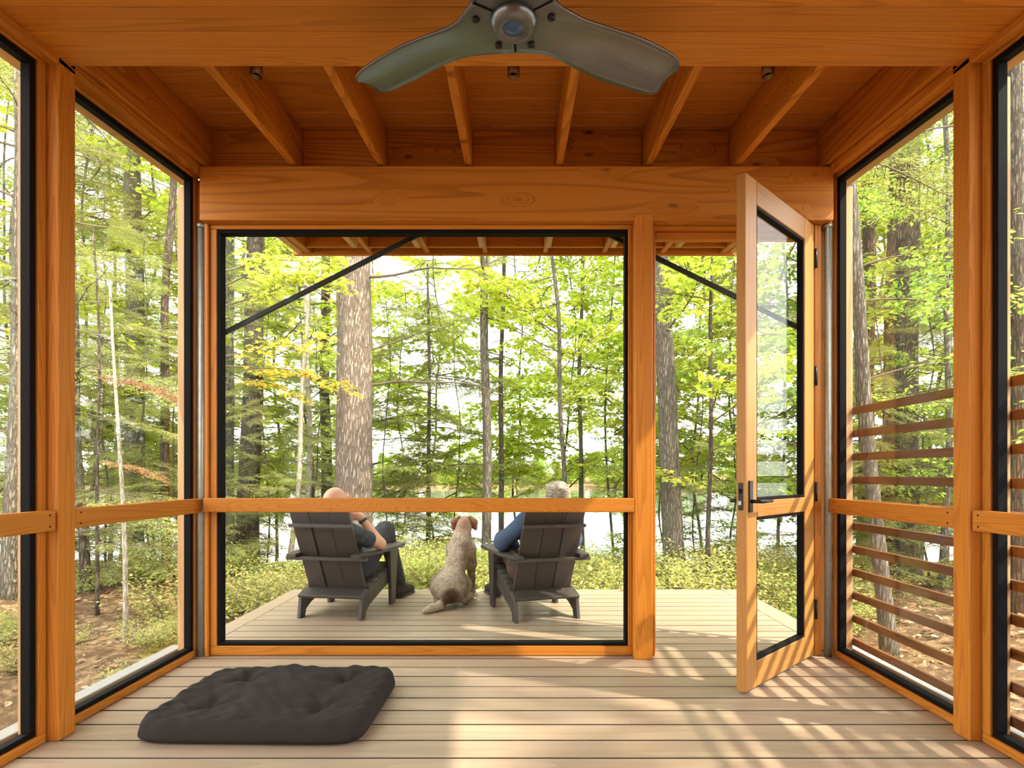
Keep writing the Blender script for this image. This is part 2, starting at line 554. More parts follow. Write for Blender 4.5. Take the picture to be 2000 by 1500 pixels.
# ================================================================== STRUCTURE
# ---- floor: one continuous timber deck, inside the porch and out to the lake side
PITCH, GAP0 = 0.143, 3.282
DX0, DX1, DY0, DY1 = -2.02, 2.0, -1.15, 5.24
floor = box('floor', DX0 + 0.04, DX1 - 0.04, DY0 + 0.03, DY1 - 0.03, -0.26, -0.14, JOIST, None, 0)
tag(floor, 'weathered wooden deck floor running from the porch out to its lake edge', 'floor', kind='structure')
def pbox(name, x0, x1, y0, y1, z0, z1, mat, parent, bevel=0.003):
    """box under a parent that has only a translation"""
    o = box(name, x0, x1, y0, y1, z0, z1, mat, None, bevel)
    o.location = Vector(o.location) - Vector(parent.location)
    o.parent = parent
    return o
board0 = None
k = -31
while GAP0 + k * PITCH < DY1 - 0.15:
    y0 = GAP0 + k * PITCH
    if board0 is None:
        # boards undercut below their top face, so the open joints are real dark slots
        ya, yb, u = y0 + 0.0055, y0 + PITCH - 0.0055, 0.020
        board0 = hexa('deck_board', [(-1.882, ya + u, -0.03), (1.832, ya + u, -0.03), (1.832, yb - u, -0.03), (-1.882, yb - u, -0.03),
                                     (-1.882, ya, 0.0), (1.832, ya, 0.0), (1.832, yb, 0.0), (-1.882, yb, 0.0)], DECK, None, 0.001)
        board0.location = Vector(board0.location) - Vector(floor.location)
        board0.parent = floor
        b = board0
    else:
        b = board0.copy(); COL.objects.link(b); b.parent = floor
        b.location.y = board0.location.y + (k + 31) * PITCH
    b.location.z = board0.location.z + random.uniform(-0.0006, 0.0004)
    k += 1
for xa, xb in ((DX0, -1.887), (1.837, DX1)):
    for ya, yb in ((DY0, 0.6), (0.604, 3.395), (3.399, DY1)):
        o = pbox('deck_border_board', xa, xb, ya, yb, -0.03, 0.0, DECK, floor)
pbox('deck_end_board', -1.882, 1.832, GAP0 + k * PITCH + 0.003, DY1, -0.03, 0.0, DECK, floor)
for nm, a in (('rim_joist', (DX0 + 0.002, DX1 - 0.002, DY1 - 0.03, DY1 - 0.002, -0.28, -0.032)),
              ('rim_joist', (DX0 + 0.002, DX0 + 0.036, DY0, DY1 - 0.032, -0.28, -0.032)),
              ('rim_joist', (DX1 - 0.036, DX1 - 0.002, DY0, DY1 - 0.032, -0.28, -0.032))):
    pbox(nm, *a, PALE[0] if nm and a[1] - a[0] > 1 else PALE[1], floor)

# ---- ceiling and roof
ceil = empty('ceiling', (0, 0, 0), 0, 'sloping timber ceiling with exposed rafters and a boarded lower soffit', 'ceiling', kind='structure')
sbox('roof_slab', -1.93, 1.87, -1.2, 5.08, 3.066, 3.16, STEEL, ceil, 0.004)
RAFT = [-1.265, -0.775, -0.278, 0.238, 0.740, 1.243]
y = 2.06
while y < 5.0:
    sbox('ceiling_board', -1.90, 1.84, y, min(y + 0.1385, 5.06), 3.032, 3.062, DEEP[0], ceil, 0.004)
    y += 0.14
sbox('ceiling_deck', -1.90, 1.84, -1.18, 2.055, 3.032, 3.062, DEEP[0], ceil, 0)
for x in RAFT:
    sbox('rafter', x - 0.0195, x + 0.0195, 2.0, 4.995, 2.79, 3.03, WOOD[1], ceil, 0.003)
    # shorter lookout under each rafter, outside
    y0, y1 = 3.463, 4.56
    hexa('lookout', [(x - 0.0195, y0, roofz(2.69, y0)), (x + 0.0195, y0, roofz(2.69, y0)), (x + 0.0195, y1 - 0.04, roofz(2.69, y1 - 0.04)), (x - 0.0195, y1 - 0.04, roofz(2.69, y1 - 0.04)),
                     (x - 0.0195, y0, roofz(2.787, y0)), (x + 0.0195, y0, roofz(2.787, y0)), (x + 0.0195, y1, roofz(2.787, y1)), (x - 0.0195, y1, roofz(2.787, y1))], PALE[1], ceil, 0.003)
xs = [-1.765] + RAFT + [1.735]
for a, b in zip(xs[:-1], xs[1:]):
    if a < -1.7: a -= 0.0205
    if b > 1.7: b += 0.0225
    sbox('blocking', a + 0.021, b - 0.021, 3.375, 3.414, 2.775, 3.03, BLOCK, ceil, 0.002)
    sbox('eave_blocking', a + 0.021, b - 0.021, 4.85, 4.885, 2.80, 3.03, DEEP[0], ceil, 0.002)
sbox('fascia', -1.93, 1.87, 5.0, 5.04, 2.775, 3.06, DEEP[0], ceil)
# soffit boards over the near part of the porch
ys = [2.33, 2.122, 1.996, 1.79, 1.585, 1.38, 1.175, 0.97, 0.765, 0.56, 0.355, 0.15, -0.055, -0.26, -0.465, -0.67, -0.875, -1.08]
for a, b in zip(ys[:-1], ys[1:]):
    sbox('soffit_board', -1.835, 1.805, b + 0.0012, a - 0.0012, 2.763, 2.783, SOFF, ceil, 0.0015)

# ---- side walls
def side_wall(s, xin, wname, wlabel, win0):
    """s = -1 left, +1 right; xin = distance of the inner frame face from x = 0"""
    W = empty(wname, (0, 0, 0), 0, wlabel, 'wall', kind='structure')
    def X(a, b):
        a, b = s * a, s * b
        return (min(a, b), max(a, b))
    pin = xin - 0.045
    box('post', *X(pin, xin + 0.05), 2.27, 2.357, 0.0, 2.672, CLEAR[2], W, 0.003)
    box('post_cover', *X(xin + 0.052, xin + 0.125), 2.28, 2.36, 0.0, 2.60, PALE[2], W, 0.003)
    box('corner_cover', *X(xin + 0.052, xin + 0.125), 3.355, 3.44, 0.0, 2.70, PALE[2], W, 0.003)
    box('corner_post', *X(xin - 0.005, xin + 0.05), 3.365, 3.46, 0.0, 2.74, CLEAR[2], W, 0.003)
    # rafter beam and head along the wall
    sbox('side_beam', *X(xin - 0.07, xin - 0.01), 2.0, 4.995, 2.79, 3.03, WOOD[1], W, 0.003)
    sbox('side_head', *X(xin - 0.045, xin + 0.05), -1.15, 3.362, 2.742, 2.788, WOOD[1], W, 0.003)
    sbox('outer_head', *X(xin + 0.052, xin + 0.125), -1.15, 3.44, 2.72, 2.785, PALE[1], W, 0.003)
    sbox('verge_board', *X(xin + 0.0, xin + 0.06), 3.47, 4.995, 2.79, 3.03, PALE[1], W, 0.003)
    sbox('soffit_trim', *X(pin - 0.002, xin - 0.002), -1.1, 2.268, 2.735, 2.76, CLEAR[1], W, 0.003)
    box('post_cap', *X(pin, xin + 0.05), 2.332, 2.357, 2.673, 2.715, CLEAR[2], W, 0.002)
    box('outer_sill', *X(xin + 0.128, xin + 0.205), -1.1, 3.44, 0.001, 0.032, SILLM, W, 0.003)
    # middle rails, flush with the post face
    for a, b in ((-1.1, 2.262), (2.36, 3.30)):
        box('mid_rail', *X(pin + 0.003, pin + 0.041), a, b, 0.822, 0.902, CLEAR[1], W, 0.004)
        for yy in ((b - 0.03,) if b < 2.3 else (a + 0.03, b - 0.05)):
            for zz in (0.84, 0.884):
                lathe('screw', [(0.004, -0.0015), (0.004, 0.0015)], DARKHW, W, 8, (s * (pin + 0.003), yy, zz), (0, math.pi / 2, 0))
    # round galvanised pipe in the far corner
    px_ = s * (xin - 0.035) if s > 0 else -1.805
    tube('corner_pipe', [(px_, 3.325, 0.0), (px_, 3.325, 1.2), (px_, 3.325, 2.466)], [0.021] * 3, GALV, W, 20)
    lathe('pipe_cap', [(0.026, 0), (0.026, 0.02)], GALV, W, 20, (px_, 3.325, 2.444))
    # two windows
    for i, (a, b, lab) in enumerate(((-1.1, 2.266, 'nearer'), (2.36, 3.345, 'farther'))):
        side_n = 'left' if s < 0 else 'right'
        where = ('beside the cushion' if s < 0 else 'beside the open door') if i else ('before the left post' if s < 0 else 'before the right post')
        w = empty('window_%d' % (win0 + i), (0, 0, 0), 0, 'tall clear window with black gasket in fir frame on the %s wall, %s' % (side_n, where), 'window', kind='structure')
        box('frame_rail', *X(xin, xin + 0.05), a, b, 0.001, 0.038, CLEAR[1], w)
        sbox('frame_head', *X(xin, xin + 0.05), a, b, 2.726, 2.741, CLEAR[1], w, 0.002)
        fw = 0.038
        for ya, yb in ((a, a + fw), (b - fw, b)):
            hexa('frame_stile', [(X(xin, xin + .05)[0], ya, .039), (X(xin, xin + .05)[1], ya, .039), (X(xin, xin + .05)[1], yb, .039), (X(xin, xin + .05)[0], yb, .039),
                 (X(xin, xin + .05)[0], ya, roofz(2.725, ya)), (X(xin, xin + .05)[1], ya, roofz(2.725, ya)), (X(xin, xin + .05)[1], yb, roofz(2.725, yb)), (X(xin, xin + .05)[0], yb, roofz(2.725, yb))], CLEAR[2], w, 0.002)
        ga, gb, gx0, gx1 = a + fw + 0.001, b - fw - 0.001, xin + 0.008, xin + 0.046
        box('gasket', *X(gx0, gx1), ga, gb, 0.039, 0.060, BLACK, w, 0.002)
        sbox('gasket', *X(gx0, gx1), ga, gb, 2.700, 2.7255, BLACK, w, 0.002)
        for ya, yb in ((ga, ga + 0.027), (gb - 0.027, gb)):
            hexa('gasket', [(X(gx0, gx1)[0], ya, .061), (X(gx0, gx1)[1], ya, .061), (X(gx0, gx1)[1], yb, .061), (X(gx0, gx1)[0], yb, .061),
                 (X(gx0, gx1)[0], ya, roofz(2.699, ya)), (X(gx0, gx1)[1], ya, roofz(2.699, ya)), (X(gx0, gx1)[1], yb, roofz(2.699, yb)), (X(gx0, gx1)[0], yb, roofz(2.699, yb))], BLACK, w, 0.002)
        gm = xin + 0.033
        hexa('pane', [(X(gm, gm + .004)[0], ga + .02, .05), (X(gm, gm + .004)[1], ga + .02, .05), (X(gm, gm + .004)[1], gb - .02, .05), (X(gm, gm + .004)[0], gb - .02, .05),
             (X(gm, gm + .004)[0], ga + .02, roofz(2.71, ga)), (X(gm, gm + .004)[1], ga + .02, roofz(2.71, ga)), (X(gm, gm + .004)[1], gb - .02, roofz(2.71, gb)), (X(gm, gm + .004)[0], gb - .02, roofz(2.71, gb))], GLASS, w, 0)
    return W
wall_left = side_wall(-1, 1.835, 'wall_left', 'glazed left wall of fir posts, rails and beam beside the dark cushion', 1)
wall_right = side_wall(1, 1.807, 'wall_right', 'glazed right wall of fir posts and rails with slats outside', 3)

# ---- slat screen outside the right wall
scr = empty('slat_screen', (1.94, 2.2, 0), 0, 'horizontal brown slat screen fixed outside the right wall', 'screen')
for i in range(11):
    zt = 1.4266 - 0.1332 * i
    for ya, yb in ((-1.1, 2.30), (2.304, 3.47)):
        o = box('slat', 1.934, 1.956, ya, yb, zt - 0.042, zt, SLAT, None, 0.002)
        o.location = Vector(o.location) - Vector(scr.location); o.parent = scr
o = box('end_strip', 1.934, 1.965, 3.472, 3.50, 0.0, 2.62, GALV, None, 0.002)
o.location = Vector(o.location) - Vector(scr.location); o.parent = scr

# ---- unseen house wall added behind the camera to cut light from the back
wf = box('wall_front', -1.79, 1.76, -1.22, -1.155, 0.0, 2.62, CLEAR[0], None, 0.003)
tag(wf, 'plain fir boarded house wall at the back of the porch', 'wall', kind='structure')

# ---- far wall
wall_back = empty('wall_back', (0, 0, 0), 0, 'far porch wall of fir header, post and rail facing the lake', 'wall', kind='structure')
box('header_beam', -1.788, 1.776, 3.27, 3.36, 2.467, 2.772, HEADW, wall_back, 0.004)
box('outer_header', -1.83, 1.80, 3.425, 3.46, 2.467, 2.785, PALE[0], wall_back, 0.003)
box('middle_post', 0.657, 0.757, 3.262, 3.42, 0.0, 2.50, CLEAR[2], wall_back, 0.004)
box('mid_rail', -1.764, 0.656, 3.262, 3.30, 0.826, 0.905, RAILW, wall_back, 0.004)
for xa, xb, nm in ((-1.782, -1.762, 'edge_strip'),):
    box(nm, xa, xb, 3.31, 3.40, 0.0, 2.466, CLEAR[2], wall_back, 0.002)
for s, (xe, ze) in ((-1, (-1.84, 1.845)), (1, (1.80, 1.86))):
    a, b = Vector((-0.03 + s * 0.03, 3.49, 2.745)), Vector((xe, 3.49, ze))
    d = (b - a).normalized(); n = Vector((d.z, 0, -d.x)) * 0.0145
    t = Vector((0, 0.008, 0))
    hexa('steel_brace', [a - n - t, b - n - t, b - n + t, a - n + t, a + n - t, b + n - t, b + n + t, a + n + t], STEEL, wall_back, 0.002)

w = empty('window_5', (0, 0, 0), 0, 'wide clear window with black gasket in the far wall, chairs behind it', 'window', kind='structure')
xa, xb, z0, z1 = -1.760, 0.656, 0.003, 2.466
box('frame_rail', xa, xb, 3.33, 3.40, z0, 0.056, CLEAR[0], w)
box('frame_head', xa, xb, 3.33, 3.40, 2.443, z1, CLEAR[0], w)
box('frame_stile', xa, -1.722, 3.33, 3.40, 0.057, 2.442, CLEAR[2], w)
box('frame_stile', 0.632, xb, 3.33, 3.40, 0.057, 2.442, CLEAR[2], w)
box('gasket', -1.721, 0.631, 3.336, 3.39, 0.057, 0.075, BLACK, w, 0.002)
box('gasket', -1.721, 0.631, 3.336, 3.39, 2.420, 2.442, BLACK, w, 0.002)
box('gasket', -1.721, -1.700, 3.336, 3.39, 0.076, 2.419, BLACK, w, 0.002)
box('gasket', 0.615, 0.631, 3.336, 3.39, 0.076, 2.419, BLACK, w, 0.002)
box('pane', -1.71, 0.622, 3.366, 3.370, 0.066, 2.43, GLASS, w, 0)

# ---- door frame and open door
trim = empty('trim_1', (0, 0, 0), 0, 'fir door frame between middle post and right corner', 'door frame', kind='structure')
box('jamb', 0.76, 0.785, 3.325, 3.44, 0.0, 2.466, CLEAR[2], trim)
box('jamb', 1.698, 1.738, 3.33, 3.44, 0.0, 2.466, CLEAR[2], trim)
box('door_stop', 0.786, 0.802, 3.385, 3.43, 0.0, 2.44, CLEAR[2], trim, 0.002)
box('door_stop', 1.682, 1.697, 3.385, 3.43, 0.0, 2.44, CLEAR[2], trim, 0.002)
box('jamb_head', 0.786, 1.697, 3.34, 3.44, 2.448, 2.466, CLEAR[0], trim, 0.002)
box('door_stop', 0.803, 1.681, 3.385, 3.43, 2.405, 2.446, CLEAR[0], trim, 0.002)
H = Vector((1.690, 3.320, 0.0))
F_ = Vector((1.07, 2.735, 0.0))
dd = (F_ - H); DW = dd.length; ang = math.atan2(dd.y, dd.x)
door = empty('door_1', H, ang, 'light fir framed glass door with black lever, standing open into the porch', 'door', kind='structure')
TH = 0.045
# local +x runs from the hinge to the free edge; local -y is the outside face
def dbox(name, x0, x1, z0, z1, y0, y1, mat, parent=door, bevel=0.003):
    o = box(name, x0, x1, y0, y1, z0, z1, mat, None, bevel); o.parent = parent; return o
SW = 0.120
zb, zt = 0.012, 2.462
dbox('stile', DW - SW, DW, zb, zt, -TH, 0, DOOR[2])
dbox('stile', 0, SW + 0.012, zb, zt, -TH, 0, DOOR[2])
dbox('rail', SW + 0.013, DW - SW - 0.001, zb, 0.135, -TH, 0, DOOR[0])
dbox('rail', SW + 0.013, DW - SW - 0.001, 0.832, 0.912, -TH, 0, DOOR[0])
dbox('rail', SW + 0.013, DW - SW - 0.001, 2.345, zt, -TH, 0, DOOR[0])
gx0, gx1 = SW + 0.0135, DW - SW - 0.0015
for za, zc in ((0.136, 0.831), (0.913, 2.344)):
    dbox('gasket', gx0, gx1, za, za + 0.014, -TH + .006, -.004, BLACK, bevel=0.002)
    dbox('gasket', gx0, gx1, zc - 0.014, zc, -TH + .006, -.004, BLACK, bevel=0.002)
    dbox('gasket', gx0, gx0 + 0.014, za + 0.0145, zc - 0.0145, -TH + .006, -.004, BLACK, bevel=0.002)
    dbox('gasket', gx1 - 0.014, gx1, za + 0.0145, zc - 0.0145, -TH + .006, -.004, BLACK, bevel=0.002)
    dbox('pane', gx0 + .008, gx1 - .008, za + .008, zc - .008, -TH / 2 - .002, -TH / 2 + .002, GLASS, bevel=0)
hx = DW - 0.048
for sgn, yf in ((1, 0.0), (-1, -TH)):
    pl = dbox('handle_plate', hx - 0.018, hx + 0.018, 0.86, 1.01, min(yf, yf + sgn * .008), max(yf, yf + sgn * .008), DARKHW, bevel=0.002)
    V, F = tube_arrays([(hx, yf + sgn * .006, .912), (hx, yf + sgn * .045, .912), (hx - .012, yf + sgn * .055, .912), (hx - .06, yf + sgn * .056, .912), (hx - .115, yf + sgn * .056, .912)], [.009, .009, .0095, .008, .007], 10)
    link('lever', mesh_np('lever', V, F, True), DARKHW, door)
dbox('latch_plate', DW - 0.0005, DW + 0.002, 0.87, 1.00, -TH / 2 - .012, -TH / 2 + .012, DARKHW, bevel=0.001)
dbox('latch_bolt', DW + 0.002, DW + 0.012, 0.895, 0.915, -TH / 2 - .007, -TH / 2 + .007, GALV, bevel=0.001)
dbox('dead_bolt_slot', DW + 0.002, DW + 0.0035, 0.95, 0.972, -TH / 2 - .007, -TH / 2 + .007, BLACK, bevel=0)
for z in (0.27, 0.94, 1.60, 2.27):
    tube('hinge', [(-0.006, 0.008, z - .055), (-0.006, 0.008, z), (-0.006, 0.008, z + .055)], [.009] * 3, DARKHW, door, 10)

# ================================================================== OBJECTS
# ---- ceiling spotlights between the rafters
for px_, lab in ((500, 'bronze cylinder spotlight under the roof boards, nearest the left wall'), (1003, 'bronze cylinder spotlight under the roof boards, behind the fan'), (1500, 'bronze cylinder spotlight under the roof boards, nearest the open door')):
    Y = 2.62
    X = (px_ - VX) * Y / FPX
    zt_ = roofz(3.030, Y)
    zb_ = EYE + (VY - 149) * Y / FPX
    t = empty('spotlight', (X, Y, zb_), 0, lab, 'spotlight', 'ceiling spotlights')
    lathe('canopy', [(0.04, zt_ - zb_ - 0.014), (0.04, zt_ - zb_ - 0.001)], BRONZE, t, 24)
    lathe('can', [(0.019, 0.03), (0.021, 0.028), (0.024, 0.0), (0.0275, 0.0), (0.0275, zt_ - zb_ - 0.015)], BRONZE, t, 24)
    lathe('lamp_lens', [(0.0005, 0.018), (0.0185, 0.018), (0.0185, 0.022)], BLACK, t, 16)

# ---- ceiling fan
FX, FY, FZ = -0.012, 1.765, 2.42
fan = empty('ceiling_fan', (FX, FY, FZ), 0, 'dark bronze ceiling fan with three sculpted blades under the soffit', 'ceiling fan')
ztop = roofz(2.762, FY) - FZ
def blade_mesh():
    rs = np.array([0.03, 0.07, 0.11, 0.15, 0.19, 0.23, 0.28, 0.34, 0.40, 0.46, 0.52, 0.565, 0.592, 0.608, 0.618])
    ccw = np.array([.052, .121, .101, .083, .080, .083, .091, .097, .099, .097, .093, .087, .080, .070, .052])
    cw = -np.array([.052, .121, .104, .094, .084, .078, .076, .078, .082, .084, .083, .080, .074, .064, .046])
    pit = np.interp(rs, [0, .10, .26, .40, .66], [0, 0, .17, .20, .19])
    m = 11
    V = []
    for lay in (0, 1):
        for r, a, b, p in zip(rs, ccw, cw, pit):
            for u in np.linspace(0, 1, m):
                t = b + (a - b) * u
                z = (a - t) * p + 0.012 * math.sin(math.pi * u) * min(1, max(0, (r - .12) / .2))
                rr = r
                V.append((rr, t, z + (0.007 if lay else 0.0)))
    n = len(rs)
    F = []
    idx = lambda l, i, j: l * n * m + i * m + j
    for i in range(n - 1):
        for j in range(m - 1):
            F.append((idx(0, i, j), idx(0, i, j + 1), idx(0, i + 1, j + 1), idx(0, i + 1, j)))
            F.append((idx(1, i, j), idx(1, i + 1, j), idx(1, i + 1, j + 1), idx(1, i, j + 1)))
    for i in range(n - 1):
        F.append((idx(0, i, 0), idx(0, i + 1, 0), idx(1, i + 1, 0), idx(1, i, 0)))
        F.append((idx(0, i, m - 1), idx(1, i, m - 1), idx(1, i + 1, m - 1), idx(0, i + 1, m - 1)))
    for j in range(m - 1):
        F.append((idx(0, n - 1, j), idx(0, n - 1, j + 1), idx(1, n - 1, j + 1), idx(1, n - 1, j)))
    return mesh_np('fan_blade', V, F, True)
bm_ = blade_mesh()
for a in (28, 148, 268):
    bl = link('blade', bm_, FANM, fan, (0, 0, 0), (0, 0, math.radians(a)))
    for da in (-33, 33):
        lathe('screw', [(0.006, -0.007), (0.012, -0.004), (0.012, 0.004)], DARKHW, bl, 12, (0.115 * math.cos(math.radians(da)), 0.115 * math.sin(math.radians(da)), -0.001))
    tube('blade_seam', [(0.066 * math.cos(math.radians(60)), 0.066 * math.sin(math.radians(60)), -0.0005), (0.10 * math.cos(math.radians(60)), .10 * math.sin(math.radians(60)), -0.0005), (0.135 * math.cos(math.radians(60)), 0.135 * math.sin(math.radians(60)), -0.0005)], [.0022] * 3, BLACK, bl, 6)
lathe('hub', [(0.034, -0.026), (0.044, -0.034), (0.058, -0.03), (0.070, -0.012), (0.072, 0.004)], FANM, fan, 40)
lathe('sensor_lens', [(0.010, -0.0285), (0.030, -0.0275), (0.0345, -0.024)], LENS, fan, 32)
lathe('motor', [(0.075, 0.008), (0.085, 0.02), (0.085, 0.085), (0.05, 0.11)], FANM, fan, 36)
tube('downrod', [(0, 0, 0.1), (0, 0, ztop - 0.03), (0, 0, ztop - 0.012)], [.014] * 3, FANM, fan, 14)
lathe('canopy', [(0.03, ztop - 0.05), (0.065, ztop - 0.02), (0.07, ztop - 0.001)], FANM, fan, 32)

# ---- floor cushion
def cushion():
    nx, ny = 120, 96
    hw, hd = 0.452, 0.342
    U, Vv = np.meshgrid(np.linspace(-1, 1, nx), np.linspace(-1, 1, ny), indexing='ij')
    e = 9.0
    # rounded-square outline
    rr = (np.abs(U) ** e + np.abs(Vv) ** e) ** (1 / e)
    mx = np.maximum(np.abs(U), np.abs(Vv)) + 1e-9
    k = np.where(rr > 1e-6, mx / np.maximum(rr, 1e-6), 1)
    X, Y = U * k * hw, Vv * k * hd
    edge = np.clip(1 - mx, 0, 1)
    prof = (1 - (1 - np.clip(edge / 0.10, 0, 1)) ** 2) ** 0.5
    def vn(x, y, s, seed):
        r = np.random.default_rng(seed)
        o = np.zeros_like(x)
        for i in range(9):
            a = r.uniform(0, 6.28); f = r.uniform(.6, 1.6) * s
            o += np.sin((x * math.cos(a) + y * math.sin(a)) * f + r.uniform(0, 6.28))
        return o / 9
    top = 0.062 * prof + 0.008 * vn(X, Y, 9, 1) * prof + 0.012 * vn(X, Y, 24, 2) * prof + 0.007 * vn(X + .4 * Y, Y, 58, 7) * prof
    ang_ = np.arctan2(Y / hd, X / hw)
    # gathered pleats near the seam
    pl = np.sin((X - Y) * 62 + 4.0 * vn(X, Y, 10, 5)) * np.exp(-((edge - 0.09) / 0.10) ** 2)
    top += 0.0028 * pl
    for bx_, by_ in ((-.235, -.14), (.235, -.14), (-.235, .17), (.235, .17)):
        dx, dy = X - bx_, Y - by_
        d = np.hypot(dx, dy); th = np.arctan2(dy, dx)
        top -= 0.030 * np.exp(-(d / 0.045) ** 2) + 0.012 * np.exp(-(d / 0.14) ** 2)
        top -= 0.006 * np.exp(-((d - .07) / .055) ** 2) * np.cos(th * 5 + bx_ * 9)
    top += 0.032
    bot = 0.020 - 0.020 * prof
    bot = np.maximum(bot, 0.0)
    n = nx * ny
    Vt = np.stack([X, Y, top], -1).reshape(-1, 3)
    Vb = np.stack([X, Y, bot], -1).reshape(-1, 3)
    i, j = np.meshgrid(np.arange(nx - 1), np.arange(ny - 1), indexing='ij')
    a = (i * ny + j).ravel(); b = ((i + 1) * ny + j).ravel(); c = ((i + 1) * ny + j + 1).ravel(); d = (i * ny + j + 1).ravel()
    Ft = np.stack([a, b, c, d], -1)
    Fb = np.stack([d, c, b, a], -1) + n
    ring = [ii * ny for ii in range(nx)] + [(nx - 1) * ny + jj for jj in range(1, ny)] + [ii * ny + ny - 1 for ii in range(nx - 2, -1, -1)] + [jj for jj in range(ny - 2, 0, -1)]
    ring = np.array(ring); nxt = np.roll(ring, -1)
    Fs = np.stack([ring + n, nxt + n, nxt, ring], -1)
    return mesh_np('floor_cushion', np.concatenate([Vt, Vb]), np.concatenate([Ft, Fb, Fs]), True)
cu = empty('floor_cushion', (-1.045, 2.565, 0.001), math.radians(-1.0), 'square charcoal cotton floor cushion with tufts lying on the deck', 'cushion')
link('cushion_body', cushion(), CUSHION, cu)
for bx_, by_, bz in ((-.235, -.14, .052), (.235, -.14, .052), (-.235, .17, .052), (.235, .17, .052)):
    lathe('tuft_button', [(0.003, 0.0), (0.007, 0.002), (0.0065, 0.005), (0.002, 0.007)], CUSHION, cu, 10, (bx_, by_, bz - 0.003))

# ---- adirondack chairs
def chair(loc, yaw, label):
    t = empty('adirondack_chair', loc, yaw, label, 'chair', 'adirondack chairs on the deck')
    LEAN = 0.485
    by = lambda z: 0.11 - LEAN * (z - 0.19)
    # stringers with rear legs
    poly = [(-0.012, 0), (0.062, 0), (0.078, 0.05), (0.15, 0.085), (0.56, 0.185), (0.56, 0.295), (0.44, 0.265), (0.12, 0.188), (0.015, 0.15)]
    for s in (-1, 1):
        extrude_poly('stringer', poly, 0.026, CHAIRM, t, 'YZ', s * 0.232)
        leg = [(0.505, 0.0), (0.590, 0.0), (0.655, 0.452), (0.480, 0.452)]
        extrude_poly('front_leg', leg, 0.026, CHAIRM, t, 'YZ', s * 0.2595)
        arm = [(s * .205, -.10), (s * .275, -.10), (s * .318, .10), (s * .334, .40), (s * .334, .64), (s * .318, .69), (s * .235, .705), (s * .212, .66), (s * .212, .20)]
        if s < 0: arm = arm[::-1]
        extrude_poly('armrest', arm, 0.024, CHAIRM, t, 'XY', 0.4645)
    # seat slats
    for i in range(5):
        ya = 0.135 + i * 0.092
        za = 0.19 + (ya - 0.12) * 0.243
        q = [(ya, za), (ya + 0.086, za + 0.086 * 0.243), (ya + 0.083, za + 0.086 * 0.243 + 0.02), (ya - 0.004, za + 0.02)]
        extrude_poly('seat_slat', [(p[0], p[1]) for p in q], 0.485, CHAIRM, t, 'YZ', 0.0)
    extrude_poly('seat_slat', [(0.600, 0.21), (0.612, 0.205), (0.618, 0.318), (0.598, 0.330)], 0.485, CHAIRM, t, 'YZ', 0.0)
    # rear apron
    extrude_poly('rear_apron', [(0.004, 0.146), (0.112, 0.186), (0.105, 0.206), (-0.003, 0.166)], 0.49, CHAIRM, t, 'YZ', 0.0)
    # three back slats, the middle set slightly forward
    zt_ = 0.835
    for i, xc in enumerate((-0.1475, 0, 0.1475)):
        off = 0.010 if i == 1 else 0.0
        top = zt_ + (0.008 if i == 1 else 0)
        z0_ = 0.195
        pts = []
        hw = 0.0705
        taper = 1.0
        q = [(-hw, z0_), (hw, z0_), (hw, top - .006), (hw - .006, top), (-hw + .006, top), (-hw, top - .006)]
        bm = bmesh.new()
        tilt = (0.10 if i == 0 else -0.10 if i == 2 else 0)          # shallow scoop across the back
        fr = [bm.verts.new((xc + x, by(z) + off + tilt * (x - (-hw if i == 2 else hw if i == 0 else 0)) * -1 * (1 if i == 0 else 1) + 0.0, z)) for x, z in q]
        bk = [bm.verts.new((v.co.x, v.co.y + 0.021, v.co.z + 0.010)) for v in fr]
        bm.faces.new(fr); bm.faces.new(bk[::-1])
        for a in range(6):
            bm.faces.new((fr[a], bk[a], bk[(a + 1) % 6], fr[(a + 1) % 6]))
        bmesh.ops.recalc_face_normals(bm, faces=bm.faces[:])
        bmesh.ops.bevel(bm, geom=bm.edges[:], offset=0.002, segments=1, affect='EDGES')
        me = bpy.data.meshes.new('back_slat'); bm.to_mesh(me); bm.free()
        link('back_slat', me, CHAIRM, t)
    # curved back battens
    def batten(name, z, hw, depth, th):
        n = 12
        out, inn = [], []
        for a in range(n + 1):
            x = -hw + 2 * hw * a / n
            yb = by(z) - 0.004 + 0.010 * (1 - (abs(x) / hw) ** 2)
            out.append((x, yb - depth + 0.012 * (abs(x) / hw) ** 2)); inn.append((x, yb))
        extrude_poly(name, out + inn[::-1], th, CHAIRM, t, 'XY', z, 0.002)
    batten('back_batten', 0.682, 0.225, 0.040, 0.024)
    batten('arm_batten', 0.440, 0.300, 0.060, 0.024)
    return t
CH1 = ((-1.347, 4.167, 0.0), math.radians(-8.7))
CH2 = ((0.214, 4.125, 0.0), math.radians(17.0))
chair(*CH1, 'charcoal adirondack chair seen from behind, with the bald person seated')
chair(*CH2, 'charcoal adirondack chair seen from behind, with the person in blue seated')

